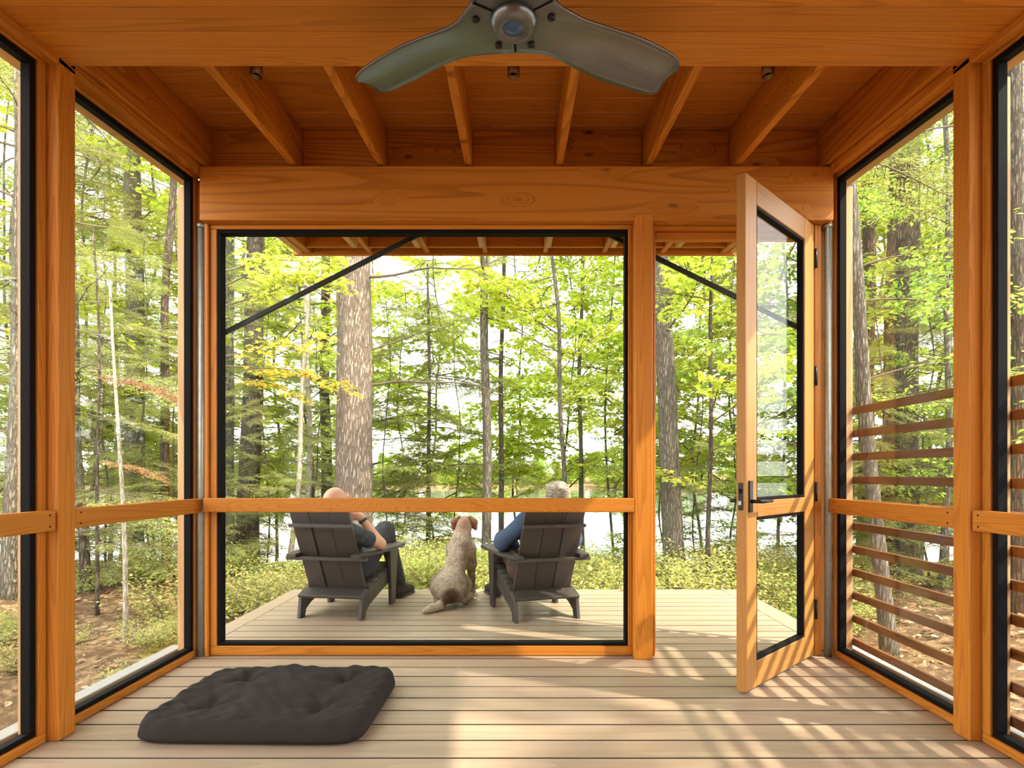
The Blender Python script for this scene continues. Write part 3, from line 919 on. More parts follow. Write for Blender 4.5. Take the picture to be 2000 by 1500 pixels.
# ================================================================== FIGURES
def sdf_mesh(name, prims, h, k=0.03, cut=None):
    """smooth union of round cones / ellipsoids -> one continuous surface (naive surface nets)"""
    lo = np.full(3, 1e9); hi = -lo
    bnd = []
    for p in prims:
        if p[0] == 'c':
            a, b, ra, rb = np.array(p[1], float), np.array(p[2], float), p[3], p[4]
            l_, h_ = np.minimum(a - ra, b - rb), np.maximum(a + ra, b + rb)
        else:
            c, r = np.array(p[1], float), np.array(p[2], float)
            m = r.max() if len(p) > 3 else r
            l_, h_ = c - m, c + m
        bnd.append((l_, h_)); lo = np.minimum(lo, l_); hi = np.maximum(hi, h_)
    lo -= 3 * h + k; hi += 3 * h + k
    n = np.ceil((hi - lo) / h).astype(int) + 1
    D = np.full(n, 0.5, np.float32)
    for p, (l_, h_) in zip(prims, bnd):
        kk = p[5] if p[0] == 'c' and len(p) > 5 else k
        i0 = np.maximum(0, np.floor((l_ - 2 * kk - 2 * h - lo) / h).astype(int)); i1 = np.minimum(n, np.ceil((h_ + 2 * kk + 2 * h - lo) / h).astype(int) + 1)
        ax = [lo[q] + h * np.arange(i0[q], i1[q]) for q in range(3)]
        X, Y, Z = np.meshgrid(*ax, indexing='ij')
        if p[0] == 'c':
            a, b, ra, rb = np.array(p[1], float), np.array(p[2], float), p[3], p[4]
            ab = b - a; L2 = max(ab @ ab, 1e-9)
            t = np.clip(((X - a[0]) * ab[0] + (Y - a[1]) * ab[1] + (Z - a[2]) * ab[2]) / L2, 0, 1)
            d = np.sqrt((X - a[0] - t * ab[0]) ** 2 + (Y - a[1] - t * ab[1]) ** 2 + (Z - a[2] - t * ab[2]) ** 2) - (ra + (rb - ra) * t)
        else:
            c, r = np.array(p[1], float), np.array(p[2], float)
            P = np.stack([X - c[0], Y - c[1], Z - c[2]], -1)
            if len(p) > 3:
                P = P @ np.array(Euler(p[3]).to_matrix())
            q = P / r
            k0 = np.sqrt((q ** 2).sum(-1)) + 1e-9
            k1 = np.sqrt(((q / r) ** 2).sum(-1)) + 1e-9
            d = k0 * (k0 - 1) / k1
        S = tuple(slice(i0[q], i1[q]) for q in range(3))
        o = D[S]
        hh = np.clip(0.5 + 0.5 * (o - d) / kk, 0, 1)
        D[S] = o * (1 - hh) + d * hh - kk * hh * (1 - hh)
    if cut is not None:
        ax = [lo[q] + h * np.arange(n[q]) for q in range(3)]
        X, Y, Z = np.meshgrid(*ax, indexing='ij')
        D = np.maximum(D, cut(X, Y, Z).astype(np.float32))
    ins = D < 0
    corners = [(0, 0, 0), (1, 0, 0), (0, 1, 0), (1, 1, 0), (0, 0, 1), (1, 0, 1), (0, 1, 1), (1, 1, 1)]
    sl = lambda A, c: A[c[0]:n[0] - 1 + c[0], c[1]:n[1] - 1 + c[1], c[2]:n[2] - 1 + c[2]]
    cnt = sum(sl(ins, c).astype(np.int8) for c in corners)
    act = np.argwhere((cnt > 0) & (cnt < 8))
    vid = np.full(n - 1, -1, np.int64)
    vid[act[:, 0], act[:, 1], act[:, 2]] = np.arange(len(act))
    acc = np.zeros((len(act), 3)); w = np.zeros(len(act))
    vals = [D[act[:, 0] + c[0], act[:, 1] + c[1], act[:, 2] + c[2]] for c in corners]
    for a in range(8):
        for b in range(a + 1, 8):
            df = np.array(corners[b]) - np.array(corners[a])
            if np.abs(df).sum() != 1: continue
            m = (vals[a] < 0) != (vals[b] < 0)
            t = vals[a] / (vals[a] - vals[b] + 1e-12)
            acc[m] += np.array(corners[a]) + t[m][:, None] * df
            w[m] += 1
    V = lo + h * (act + acc / w[:, None])
    Fs = []
    for ax_ in range(3):
        u, v = [(1, 2), (2, 0), (0, 1)][ax_]
        sa = [slice(None)] * 3; sb = [slice(None)] * 3
        sa[ax_] = slice(0, n[ax_] - 1); sb[ax_] = slice(1, n[ax_])
        ia, ib = ins[tuple(sa)], ins[tuple(sb)]
        for flip in (False, True):
            e = np.argwhere((ia & ~ib) if not flip else (~ia & ib))
            e = e[(e[:, u] > 0) & (e[:, v] > 0) & (e[:, u] < n[u] - 1) & (e[:, v] < n[v] - 1)]
            q = []
            for du, dv in ((-1, -1), (0, -1), (0, 0), (-1, 0)):
                f = e.copy(); f[:, u] += du; f[:, v] += dv
                q.append(vid[f[:, 0], f[:, 1], f[:, 2]])
            q = np.stack(q if not flip else q[::-1], -1)
            Fs.append(q[(q >= 0).all(1)])
    me = mesh_np(name, V, np.concatenate(Fs), True)
    return me

def hand(wrist, direction, palm_n, side, curl=0.5, s=1.0):
    """palm + four unequal curled fingers + thumb, as round cones"""
    w = np.array(wrist, float)
    d = np.array(direction, float); d /= np.linalg.norm(d)
    nn = np.array(palm_n, float); nn -= d * (nn @ d); nn /= np.linalg.norm(nn)
    l_ = np.cross(nn, d) * side                       # towards the thumb
    P = [('c', w, w + d * .03 * s, .026 * s, .03 * s, .02)]
    for i, off in enumerate((-.030, -.010, .010, .030)):
        P.append(('c', w + d * .02 * s + l_ * off * .6, w + d * .085 * s + l_ * off * s, .016 * s, .0125 * s, .012))
    lens = (.058, .074, .080, .070)
    for i, off in enumerate((-.031, -.011, .010, .031)):
        a = w + d * .085 * s + l_ * off * s
        th = 0.0
        for seg, r0 in ((.45, .0095), (.32, .0085), (.23, .0078)):
            th += curl * (0.9 if seg > .4 else 1.0)
            dv = d * math.cos(th) + nn * math.sin(th)
            b = a + dv * lens[i] * seg * s
            P.append(('c', a, b, r0 * s, (r0 - .0008) * s, .006))
            a = b
    a = w + d * .025 * s + l_ * .026 * s
    m = a + (d * .6 + l_ * .65 + nn * .35) * .042 * s
    e = m + (d * .85 + l_ * .15 + nn * .45) * .036 * s
    P += [('c', a, m, .015 * s, .0115 * s, .012), ('c', m, e, .011 * s, .009 * s, .006)]
    return P

def head_prims(c, s=1.0, tilt=(0, 0, 0)):
    R = np.array(Euler(tilt).to_matrix())
    c = np.array(c, float)
    q = lambda x, y, z: c + R @ np.array((x, y, z)) * s
    E = lambda p, r: ('e', q(*p), tuple(v * s for v in r), tilt)
    P = [E((0, -.012, .018), (.074, .094, .088)), E((0, .02, -.03), (.060, .072, .075)), E((0, .045, -.075), (.038, .042, .035)),
         ('c', q(0, .088, .015), q(0, .108, -.028), .010 * s, .015 * s, .012), E((0, .082, -.058), (.024, .012, .007)), E((0, .08, .03), (.055, .014, .01))]
    for sx in (-1, 1):
        P.append(E((sx * .077, -.004, -.012), (.009, .020, .032)))
        P.append(E((sx * .04, .06, -.02), (.024, .02, .024)))
    return P, q

def person(name, loc, yaw, label, J, hair=False, female=False):
    """J: joints in the chair's frame. Body one mesh; clothing, hair, eyes are children."""
    t = empty(name, loc, yaw, label, 'person')
    hp, q = head_prims(J['head'], J.get('hs', 1.0), J.get('tilt', (0, 0, 0)))
    B = list(hp)
    B += [('c', J['neck'], np.array(J['head']) + np.array((0, -.02, -.05)), .058, .052, .04)]
    B += [('e', J['chest'], (.150, .100, .16), J['ttilt']), ('e', J['pelvis'], (.150, .11, .11))]
    B += [('c', J['chest'], J['pelvis'], .115, .125, .05), ('c', J['neck'], J['chest'], .07, .10, .06)]
    for s, nm in ((-1, 'l'), (1, 'r')):
        sh, el, wr = J['sh_' + nm], J['el_' + nm], J['wr_' + nm]
        B += [('c', J['neck'], sh, .055, .052, .04), ('c', sh, el, .052, .040, .03), ('c', el, wr, .041, .027, .02)]
        B += hand(wr, J['hd_' + nm], J['hn_' + nm], J.get('hs_' + nm, s), J.get('curl', .55), .92 if female else 1.0)
        hp_, kn, an = J['hip_' + nm], J['kn_' + nm], J['an_' + nm]
        B += [('c', J['pelvis'], hp_, .11, .09, .05), ('c', hp_, kn, .085, .058, .04), ('c', kn, an, .056, .036, .03)]
        to = np.array(J['toe_' + nm])
        B += [('c', np.array(an) + (0, 0, -.04), to, .034, .026, .03)]
    link('body', sdf_mesh('body', B, 0.008, 0.025), SKIN, t)
    for sx in (-1, 1):
        p = q(sx * .031, .079, .006)
        o = lathe('eye', [(0.003, -.011), (.009, -.007), (.0125, 0), (.009, .007), (.003, .011)], EYEM, t, 12, tuple(p))
    # shirt or jacket
    SH = [('e', J['chest'], (.172, .122, .17), J['ttilt']), ('c', J['chest'], J['pelvis'], .137, .150, .05), ('c', J['neck'], J['chest'], .072, .12, .06)]
    for nm in 'lr':
        sh, el, wr = np.array(J['sh_' + nm]), np.array(J['el_' + nm]), np.array(J['wr_' + nm])
        SH.append(('c', J['neck'], sh, .065, .066, .04))
        if female:
            SH += [('c', sh, el, .068, .062, .03), ('c', el, el + (wr - el) * .86, .060, .045, .03)]
            e0 = el + (wr - el) * .1
        else:
            SH += [('c', sh, sh + (el - sh) * .52, .064, .062, .03)]
    nz = np.array(J['neck'])[2]
    link('jacket' if female else 'shirt', sdf_mesh('shirt', SH, 0.009, 0.03), DENIM if female else SHIRT, t)
    TR = [('e', J['pelvis'], (.172, .132, .125))]
    for nm in 'lr':
        hp_, kn, an = np.array(J['hip_' + nm]), np.array(J['kn_' + nm]), np.array(J['an_' + nm])
        TR += [('c', J['pelvis'], hp_, .122, .108, .05), ('c', hp_, kn, .102, .076, .04), ('c', kn, an + (kn - an) * .05, .074, .054, .03)]
    link('trousers', sdf_mesh('trousers', TR, 0.009, 0.03), BROWNT if female else TROUSER, t)
    for nm in 'lr':
        an, to = np.array(J['an_' + nm]), np.array(J['toe_' + nm])
        hl = np.array((an[0], an[1] - .035, to[2]))
        S_ = [('c', an + (0, 0, -.005), hl + (0, 0, .015), .046, .044, .03), ('c', hl + (0, 0, .012), to + (0, 0, .006), .042, .034, .03), ('c', an + (0, .02, -.03), to + (0, -.03, .012), .042, .03, .03)]
        zmin = 0.018
        so = link('shoe', sdf_mesh('shoe', S_, 0.007, 0.02, cut=lambda X, Y, Z: zmin - Z), SHOE, t)
        S2 = [('c', (hl[0], hl[1], .010), (to[0], to[1] + .004, .010), .046, .040, .01)]
        link('sole', sdf_mesh('sole', S2, 0.006, 0.01, cut=lambda X, Y, Z: np.maximum(0.001 - Z, Z - 0.019)), SOLE, so)
        if not female:
            for i in range(4):
                f = .35 + .13 * i
                p = hl + (to - hl) * f
                zc = .085 - .055 * f + 0.012
                tube('lace', [(p[0] - .022, p[1], zc - .008), (p[0], p[1], zc + .004), (p[0] + .022, p[1] + .006, zc - .008)], [.0028] * 3, STRAP, so, 6)
    if hair:
        HP = [('e', q(0, -.026, .034), (.088, .100, .090)), ('e', q(0, -.07, -.02), (.070, .050, .075)), ('e', q(.055, -.03, -.01), (.035, .06, .07)), ('e', q(-.055, -.03, -.01), (.035, .06, .07)),
              ('e', q(.0, -.105, .015), (.045, .032, .04)), ('e', q(0, .045, .085), (.06, .04, .024))]
        link('hair', sdf_mesh('hair', HP, 0.006, 0.02), HAIR, t)
    return t, q

man = dict(head=(.025, .055, .838), neck=(.012, .045, .695), chest=(.0, .145, .53), pelvis=(0, .30, .325), ttilt=(.42, 0, 0), tilt=(.12, 0, -.25),
    sh_r=(.168, .035, .605), el_r=(.300, .200, .522), wr_r=(.168, .168, .712), hd_r=(-.75, .1, .55), hn_r=(-.4, .55, -.6), hs_r=-1, curl=.62,
    sh_l=(-.168, .035, .605), el_l=(-.272, .19, .522), wr_l=(-.268, .43, .508), hd_l=(0, 1, -.05), hn_l=(0, 0, -1), hs_l=-1,
    hip_r=(.09, .34, .325), kn_r=(.138, .705, .565), an_r=(.232, .80, .115), toe_r=(.262, .985, .032),
    hip_l=(-.09, .34, .325), kn_l=(-.15, .72, .535), an_l=(-.17, .86, .115), toe_l=(-.19, 1.03, .032))
pm_, q = person('person', CH1[0], CH1[1], 'bald person in dark plaid shirt reclining in chair, chin on hand', man)
# wrist watch
V, F = [], []
wa, wb = np.array(man['el_r']), np.array(man['wr_r'])
ax_ = (wb - wa) / np.linalg.norm(wb - wa)
c0 = wb - ax_ * .022
ws = tube('wrist_watch', [c0 - ax_ * .011, c0, c0 + ax_ * .011], [.0345] * 3, STRAP, pm_, 20)
u_ = np.cross(ax_, (0, 0, 1)); u_ /= np.linalg.norm(u_)
wd = lathe('watch_case', [(.015, 0), (.016, .004), (.013, .007)], DARKHW, ws, 16, tuple(c0 + u_ * .034))
wd.rotation_euler = Vector(u_).to_track_quat('Z', 'Y').to_euler()

woman = dict(head=(.085, .06, .872), neck=(.055, .055, .745), chest=(.015, .15, .585), pelvis=(0, .30, .325), ttilt=(.36, 0, 0), tilt=(.05, 0, .2), hs=.96,
    sh_r=(.205, .05, .69), el_r=(.285, .22, .54), wr_r=(.20, .44, .545), hd_r=(-.3, .9, -.1), hn_r=(0, 0, -1), hs_r=1, curl=.4,
    sh_l=(-.150, .05, .70), el_l=(-.272, .215, .545), wr_l=(-.12, .40, .49), hd_l=(.6, .7, -.1), hn_l=(0, 0, -1), hs_l=-1,
    hip_r=(.085, .34, .325), kn_r=(.12, .72, .50), an_r=(.13, .93, .11), toe_r=(.14, 1.10, .032),
    hip_l=(-.085, .34, .325), kn_l=(-.12, .72, .50), an_l=(-.14, .92, .11), toe_l=(-.16, 1.09, .032))
person('person', CH2[0], CH2[1], 'person with grey blond hair and blue jacket seated in chair', woman, True, True)

# ---- dog, sitting, seen from behind; local frame: +y away from the porch, z up
DL = Vector((-0.525, 4.635, 0.0))
dog = empty('dog', DL, 0, 'white and brown ticked dog sitting on the deck between the chairs', 'dog')
DB = [  # trunk: narrow waist, deep chest
    ('e', (-.012, -.02, .150), (.112, .125, .140)),
    ('c', (.0, -.01, .19), (.035, .09, .34), .098, .076, .06), ('c', (.035, .09, .34), (.062, .155, .45), .078, .088, .05),
    ('e', (.058, .17, .415), (.090, .105, .125)),
    ('c', (.062, .15, .475), (.072, .185, .565), .080, .058, .05), ('c', (.072, .185, .565), (.080, .20, .600), .058, .056, .04),
    # head, muzzle
    ('e', (.083, .215, .628), (.062, .075, .064)), ('c', (.085, .26, .618), (.090, .345, .598), .046, .031, .03), ('c', (.09, .27, .59), (.092, .33, .575), .026, .02, .02),
    # thighs folded at the sides, knee forward, hock on deck
    ('c', (.055, -.03, .14), (.085, .08, .145), .088, .068, .05), ('c', (.085, .08, .145), (.092, .02, .055), .062, .040, .03), ('c', (.105, -.02, .042), (.118, .19, .030), .036, .026, .03), ('c', (.118, .19, .030), (.125, .235, .024), .030, .022, .02),
    ('c', (-.075, -.03, .15), (-.11, .10, .150), .098, .075, .05), ('c', (-.11, .10, .150), (-.10, .02, .055), .062, .040, .03), ('c', (-.105, -.02, .042), (-.115, .19, .030), .036, .026, .03), ('c', (-.115, .19, .030), (-.12, .235, .024), .030, .022, .02),
    # front legs: shoulder, elbow, wrist, paw
    ('c', (.125, .165, .42), (.140, .17, .30), .058, .046, .04), ('c', (.140, .17, .30), (.142, .235, .165), .040, .028, .03), ('c', (.142, .235, .165), (.150, .262, .045), .026, .023, .02), ('c', (.150, .268, .028), (.158, .318, .020), .026, .020, .02),
    ('c', (-.012, .165, .42), (-.012, .18, .30), .055, .045, .04), ('c', (-.012, .18, .30), (.005, .245, .165), .038, .028, .03), ('c', (.005, .245, .165), (.01, .275, .045), .026, .023, .02), ('c', (.01, .28, .028), (.015, .33, .020), .026, .020, .02),
]
for toe in (-.016, 0, .016):
    DB += [('c', (.157 + toe, .315, .018), (.161 + toe * 1.1, .334, .014), .0125, .009, .006), ('c', (.015 + toe, .327, .018), (.018 + toe * 1.1, .346, .014), .0125, .009, .006)]
link('body', sdf_mesh('dog_body', DB, 0.008, 0.035, cut=lambda X, Y, Z: 0.001 - Z), DOGM, dog)
tl = [('c', (-.02, -.125, .075), (-.065, -.20, .040), .034, .032, .03), ('c', (-.065, -.20, .040), (-.118, -.262, .033), .033, .030, .02), ('c', (-.118, -.262, .033), (-.168, -.318, .024), .029, .020, .02)]
link('tail', sdf_mesh('dog_tail', tl, 0.007, 0.02, cut=lambda X, Y, Z: 0.001 - Z), DOGM, dog)
for s in (-1, 1):
    er = [('c', (.083 + s * .045, .195, .672), (.083 + s * .088, .190, .640), .022, .022, .02), ('c', (.083 + s * .088, .190, .640), (.083 + s * .092, .205, .585), .021, .016, .02), ('c', (.083 + s * .07, .195, .645), (.083 + s * .068, .215, .600), .02, .016, .02)]
    link('ear', sdf_mesh('dog_ear', er, 0.006, 0.015), DOGEAR, dog)
    lathe('eye', [(.002, -.008), (.007, -.004), (.009, 0), (.007, .004), (.002, .008)], NOSE, dog, 10, (.083 + s * .034, .275, .645))
lathe('nose', [(.004, -.012), (.014, -.006), (.016, 0), (.012, .008), (.004, .012)], NOSE, dog, 12, (.092, .374, .606))
cl, cF = tube_arrays([(.074 + .0615 * math.cos(a), .184 + .0605 * math.sin(a), .548 - .018 * math.sin(a)) for a in np.linspace(0, 2 * math.pi, 25)], [.007] * 25, 6, False)
link('collar', mesh_np('collar', cl, cF, True), STRAP, dog)

# ================================================================== GROUND, LAKE, FOREST
def gz(x, y):
    x = np.asarray(x, float); y = np.asarray(y, float)
    base = -0.42 - 0.012 * np.clip(y - 5, 0, 40) - 0.11 * np.clip(y - 8.0, 0, 60) - 0.0016 * np.clip(y - 9, 0, 40) ** 2
    side = 0.03 * np.clip(np.abs(x) - 4, 0, 20)
    bump = 0.07 * np.sin(x * 0.9 + y * 0.4) + 0.05 * np.sin(x * 1.7 - y * 1.3 + 1) + 0.03 * np.sin(3.1 * x + 2.3 * y)
    return base + side * np.clip((18 - y) / 10, 0, 1) + bump
LAKE_Z = -2.05
def make_ground():
    xs = np.concatenate([np.linspace(-34, -9, 34), np.linspace(-8.6, 8.6, 100), np.linspace(9, 34, 34)])
    ys = np.concatenate([np.linspace(-9, 2, 20), np.linspace(2.2, 12, 90), np.linspace(12.4, 24, 40)])
    X, Y = np.meshgrid(xs, ys, indexing='ij')
    Z = gz(X, Y) + 0.02 * np.sin(9 * X + 3 * np.sin(7 * Y)) * np.sin(8 * Y)
    under = (X > DX0 - 0.3) & (X < DX1 + 0.3) & (Y < DY1 + 0.3)
    Z = np.where(under, np.minimum(Z, -0.40), Z)
    nx, ny = X.shape
    i, j = np.meshgrid(np.arange(nx - 1), np.arange(ny - 1), indexing='ij')
    a = (i * ny + j).ravel()
    F = np.stack([a, a + ny, a + ny + 1, a + 1], -1)
    return mesh_np('ground', np.stack([X, Y, Z], -1).reshape(-1, 3), F, True)
g = link('ground', make_ground(), GROUND)
tag(g, 'brown forest floor of leaf litter and moss around the deck', 'ground', kind='structure')
lk = mesh_np('lake', [(-160, 14, LAKE_Z), (160, 14, LAKE_Z), (160, 150, LAKE_Z), (-160, 150, LAKE_Z)], [(0, 1, 2, 3)])
lk = link('lake', lk, WATER)
tag(lk, 'bright still lake beyond the trees', 'lake', kind='structure')

# ---- leaf templates: base at origin, pointing +x, facing +z
def T_maple():
    half = [(.10, .20), (.02, .46), (.30, .33), (.46, .52), (.58, .22)]
    out = [(0, 0)] + half + [(1.0, 0)] + [(x, -y) for x, y in half[::-1]]
    V = np.array([(.34, 0, .05)] + [(x, y, -.10 * abs(y)) for x, y in out])
    n = len(out)
    F = np.array([(0, 1 + i, 1 + (i + 1) % n) for i in range(n)])
    return V, F[:, ::-1]
def T_oval():
    V = np.array([(0, 0, 0), (.33, .25, .05), (.72, .20, .04), (1, 0, -.06), (.72, -.20, .04), (.33, -.25, .05)])
    return V, np.array([(0, 2, 1), (0, 3, 2), (0, 4, 3), (0, 5, 4)])
def T_needle():
    V = np.array([(0, 0, 0), (.45, .13, 0), (1, 0, 0), (.45, -.13, 0)])
    return V, np.array([(0, 2, 1), (0, 3, 2)])
TM, TO, TN = T_maple(), T_oval(), T_needle()

def batch(tpl, pos, d, nrm, size, wid=1.0):
    """stamp a template at each pos with x axis d and z axis nrm"""
    V0, F0 = tpl
    pos = np.asarray(pos, float); d = np.asarray(d, float); nrm = np.asarray(nrm, float)
    d = d / (np.linalg.norm(d, axis=1)[:, None] + 1e-9)
    nrm = nrm - d * (nrm * d).sum(1)[:, None]
    nrm = nrm / (np.linalg.norm(nrm, axis=1)[:, None] + 1e-9)
    b = np.cross(nrm, d)
    size = np.asarray(size)[:, None, None]
    V = pos[:, None, :] + size * (V0[None, :, 0:1] * d[:, None] + wid * V0[None, :, 1:2] * b[:, None] + V0[None, :, 2:3] * nrm[:, None])
    n, m = len(pos), len(V0)
    F = F0[None] + (np.arange(n) * m)[:, None, None]
    return V.reshape(-1, 3), F.reshape(-1, 3)

def quads_to_tris(F):
    o = []
    for f in F:
        for i in range(1, len(f) - 1):
            o.append((f[0], f[i], f[i + 1]))
    return np.array(o)

def curve_pts(p0, d0, L, n, droop, wob, r):
    pts = [np.array(p0, float)]
    d = np.array(d0, float); d /= np.linalg.norm(d)
    for i in range(n):
        d = d + r.normal(0, wob, 3) + np.array((0, 0, -droop))
        d /= np.linalg.norm(d)
        pts.append(pts[-1] + d * L / n)
    return np.array(pts)

class Parts:
    def __init__(self):
        self.V, self.F, self.n = [], [], 0
    def add(self, V, F):
        if len(V) == 0: return
        self.V.append(V); self.F.append(np.asarray(F) + self.n); self.n += len(V)
    def arrays(self):
        return np.concatenate(self.V), np.concatenate(self.F)

def bough_broad(seed, tpl, leaf=0.105, L=2.0, dens=1.0):
    r = np.random.default_rng(seed)
    W, Lf = Parts(), Parts()
    main = curve_pts((0, 0, 0), (1, 0, .12), L, 10, .015, .09, r)
    V, F = tube_arrays(main, np.linspace(.016, .004, len(main)), 5, False)
    W.add(V, quads_to_tris(F))
    pos, dr, nr, sz = [], [], [], []
    for i in range(2, len(main)):
        for s in (-1, 1):
            if r.random() < .12: continue
            tl = L * (.16 + .26 * r.random()) * (1.15 - .55 * i / len(main))
            dm = main[i] - main[i - 1]; dm /= np.linalg.norm(dm)
            side = np.array((-dm[1], dm[0], 0)) * s
            tw = curve_pts(main[i], dm * .65 + side * .8 + (0, 0, r.normal(0, .18)), tl, 6, .02, .12, r)
            V, F = tube_arrays(tw, np.linspace(.006, .002, len(tw)), 4, False)
            W.add(V, quads_to_tris(F))
            for q in range(1, len(tw)):
                for _ in range(r.poisson(1.9 * dens)):
                    a = r.uniform(0, 6.28)
                    dv = np.array((math.cos(a), math.sin(a), r.normal(-.25, .25)))
                    pos.append(tw[q] + dv * r.uniform(.015, .07) + (0, 0, r.normal(0, .015)))
                    dr.append(dv); nr.append((r.normal(0, .38), r.normal(0, .38), 1)); sz.append(leaf * r.uniform(.65, 1.2))
    V, F = batch(tpl, pos, dr, nr, sz)
    Lf.add(V, F)
    return W.arrays(), Lf.arrays()

def bough_hemlock(seed, L=2.0, dens=1.0, nl=.05):
    r = np.random.default_rng(seed)
    W, Lf = Parts(), Parts()
    main = curve_pts((0, 0, 0), (1, 0, .10), L, 12, .035, .06, r)
    V, F = tube_arrays(main, np.linspace(.014, .003, len(main)), 5, False)
    W.add(V, quads_to_tris(F))
    pos, dr, nr, sz = [], [], [], []
    def needles(tw, step):
        seg = np.linalg.norm(np.diff(tw, axis=0), axis=1)
        for q in range(len(tw) - 1):
            d = (tw[q + 1] - tw[q]) / seg[q]
            sd = np.array((-d[1], d[0], 0))
            m = max(1, int(seg[q] / step * dens))
            for u in r.random(m):
                s = 1 if r.random() < .5 else -1
                pos.append(tw[q] + (tw[q + 1] - tw[q]) * u)
                dr.append(d * r.uniform(.35, .9) + sd * s * r.uniform(.5, 1) + (0, 0, r.normal(-.12, .14)))
                nr.append((r.normal(0, .25), r.normal(0, .25), 1)); sz.append(nl * r.uniform(.6, 1.35))
    n = len(main)
    for i in range(1, n):
        for rep in range(2):
            for s in (-1, 1):
                if r.random() < .1: continue
                f = i / n
                tl = L * (.34 * math.sin(math.pi * min(1, f * .8 + .18)) * r.uniform(.6, 1.1) + .05)
                dm = main[i] - main[i - 1]; dm /= np.linalg.norm(dm)
                side = np.array((-dm[1], dm[0], 0)) * s
                st = main[i - 1] + (main[i] - main[i - 1]) * r.random()
                tw = curve_pts(st, dm * .75 + side * .75 + (0, 0, r.normal(0, .10)), tl, 5, .035, .07, r)
                V, F = tube_arrays(tw, np.linspace(.004, .0015, len(tw)), 3, False)
                W.add(V, quads_to_tris(F))
                needles(tw, .016)
                for q in range(1, len(tw) - 1):
                    for s2 in (-1, 1):
                        if r.random() < .3: continue
                        d2 = tw[q + 1] - tw[q]; d2 /= np.linalg.norm(d2)
                        sd2 = np.array((-d2[1], d2[0], 0)) * s2
                        tw2 = curve_pts(tw[q], d2 * .7 + sd2 * .7, tl * .35 * r.uniform(.5, 1), 2, .05, .08, r)
                        needles(tw2, .014)
    needles(main[n // 3:], .012)
    V, F = batch(TN, pos, dr, nr, sz, .8)
    Lf.add(V, F)
    return W.arrays(), Lf.arrays()

def bough_bare(seed, L=1.6, n2=7):
    r = np.random.default_rng(seed)
    W = Parts()
    main = curve_pts((0, 0, 0), (1, 0, .05), L, 10, .02, .13, r)
    V, F = tube_arrays(main, np.linspace(.018, .004, len(main)), 6, False)
    W.add(V, quads_to_tris(F))
    for i in range(2, 10):
        if r.random() > n2 / 9: continue
        a = r.uniform(0, 6.28)
        dm = main[i] - main[i - 1]; dm /= np.linalg.norm(dm)
        tw = curve_pts(main[i], dm * .7 + np.array((0, math.cos(a), math.sin(a) * .6)) * .7, L * r.uniform(.12, .35), 5, .02, .16, r)
        V, F = tube_arrays(tw, np.linspace(.006, .002, len(tw)), 4, False)
        W.add(V, quads_to_tris(F))
    return W.arrays()

class Bough:
    def __init__(self, name, arr, leafmat):
        self.wood_arr, self.leaf_arr = arr if isinstance(arr[0], tuple) else (arr, None)
        self.wood = mesh_np(name + '_wood', *self.wood_arr, True); self.wood.materials.append(TWIG)
        self.leaf = None
        if self.leaf_arr is not None:
            self.leaf = mesh_np(name + '_leaves', *self.leaf_arr, False); self.leaf.materials.append(leafmat)
MAPLE = [Bough('maple', bough_broad(100 + i, TM, .105, 2.0, 1.5), LEAF_MAPLE) for i in range(5)]
BEECH = [Bough('beech', bough_broad(140 + i, TO, .095, 2.0, 1.7), LEAF_BEECH) for i in range(4)]
GOLD = [Bough('gold', bough_broad(170 + i, TM, .10, 2.0, 1.1), LEAF_GOLD) for i in range(2)]
HEM = [Bough('hemlock', bough_hemlock(200 + i), LEAF_HEM) for i in range(5)]
DEAD = [Bough('dead', bough_hemlock(230 + i, 1.4, .7), LEAF_DEAD) for i in range(1)]
BARE = [Bough('bare', bough_bare(250 + i), None) for i in range(5)]

def trunk_mesh(h, r0, r1, lean=(0, 0), wob=0.05, seed=0, sides=14, flare=1.35):
    r = np.random.default_rng(seed)
    n = max(8, int(h / .45))
    z = np.linspace(-0.25, h, n)
    f = np.clip(z / h, 0, 1)
    ph = r.uniform(0, 6.28, 4)
    x = lean[0] * z + wob * (np.sin(z * .7 + ph[0]) - math.sin(ph[0])) + .4 * wob * (np.sin(z * 1.9 + ph[1]) - math.sin(ph[1]))
    y = lean[1] * z + wob * (np.sin(z * .6 + ph[2]) - math.sin(ph[2]))
    rad = (r0 + (r1 - r0) * f) * (1 + (flare - 1) * np.exp(-np.clip(z + .1, 0, 9) / .25))
    V, F = tube_arrays(np.stack([x, y, z], -1), rad, sides)
    # uneven girth
    a = np.arange(len(V)) % sides / sides * 6.28
    ctr = np.repeat(np.stack([x, y, z], -1), sides, 0)
    V = ctr + (V - ctr) * (1 + .05 * np.sin(3 * a + ph[3]) + r.normal(0, .018, len(V)))[:, None]
    def at_(zz):
        return np.array((np.interp(zz, z, x), np.interp(zz, z, y), zz)), float(np.interp(zz, z, rad))
    return V, F, at_

def add_bough(tree, B, p, az, tilt, sc, roll=0.0):
    R = Matrix.Rotation(az, 3, 'Z') @ Matrix.Rotation(-tilt, 3, 'Y') @ Matrix.Rotation(roll, 3, 'X')
    e = R.to_euler()
    o = link('bough' if B.leaf else 'bare_branch', B.wood, None, tree, p, e)
    o.scale = (sc, sc, sc)
    if B.leaf:
        l_ = link('leaves', B.leaf, None, o)
        l_['kind'] = 'stuff'
    return o

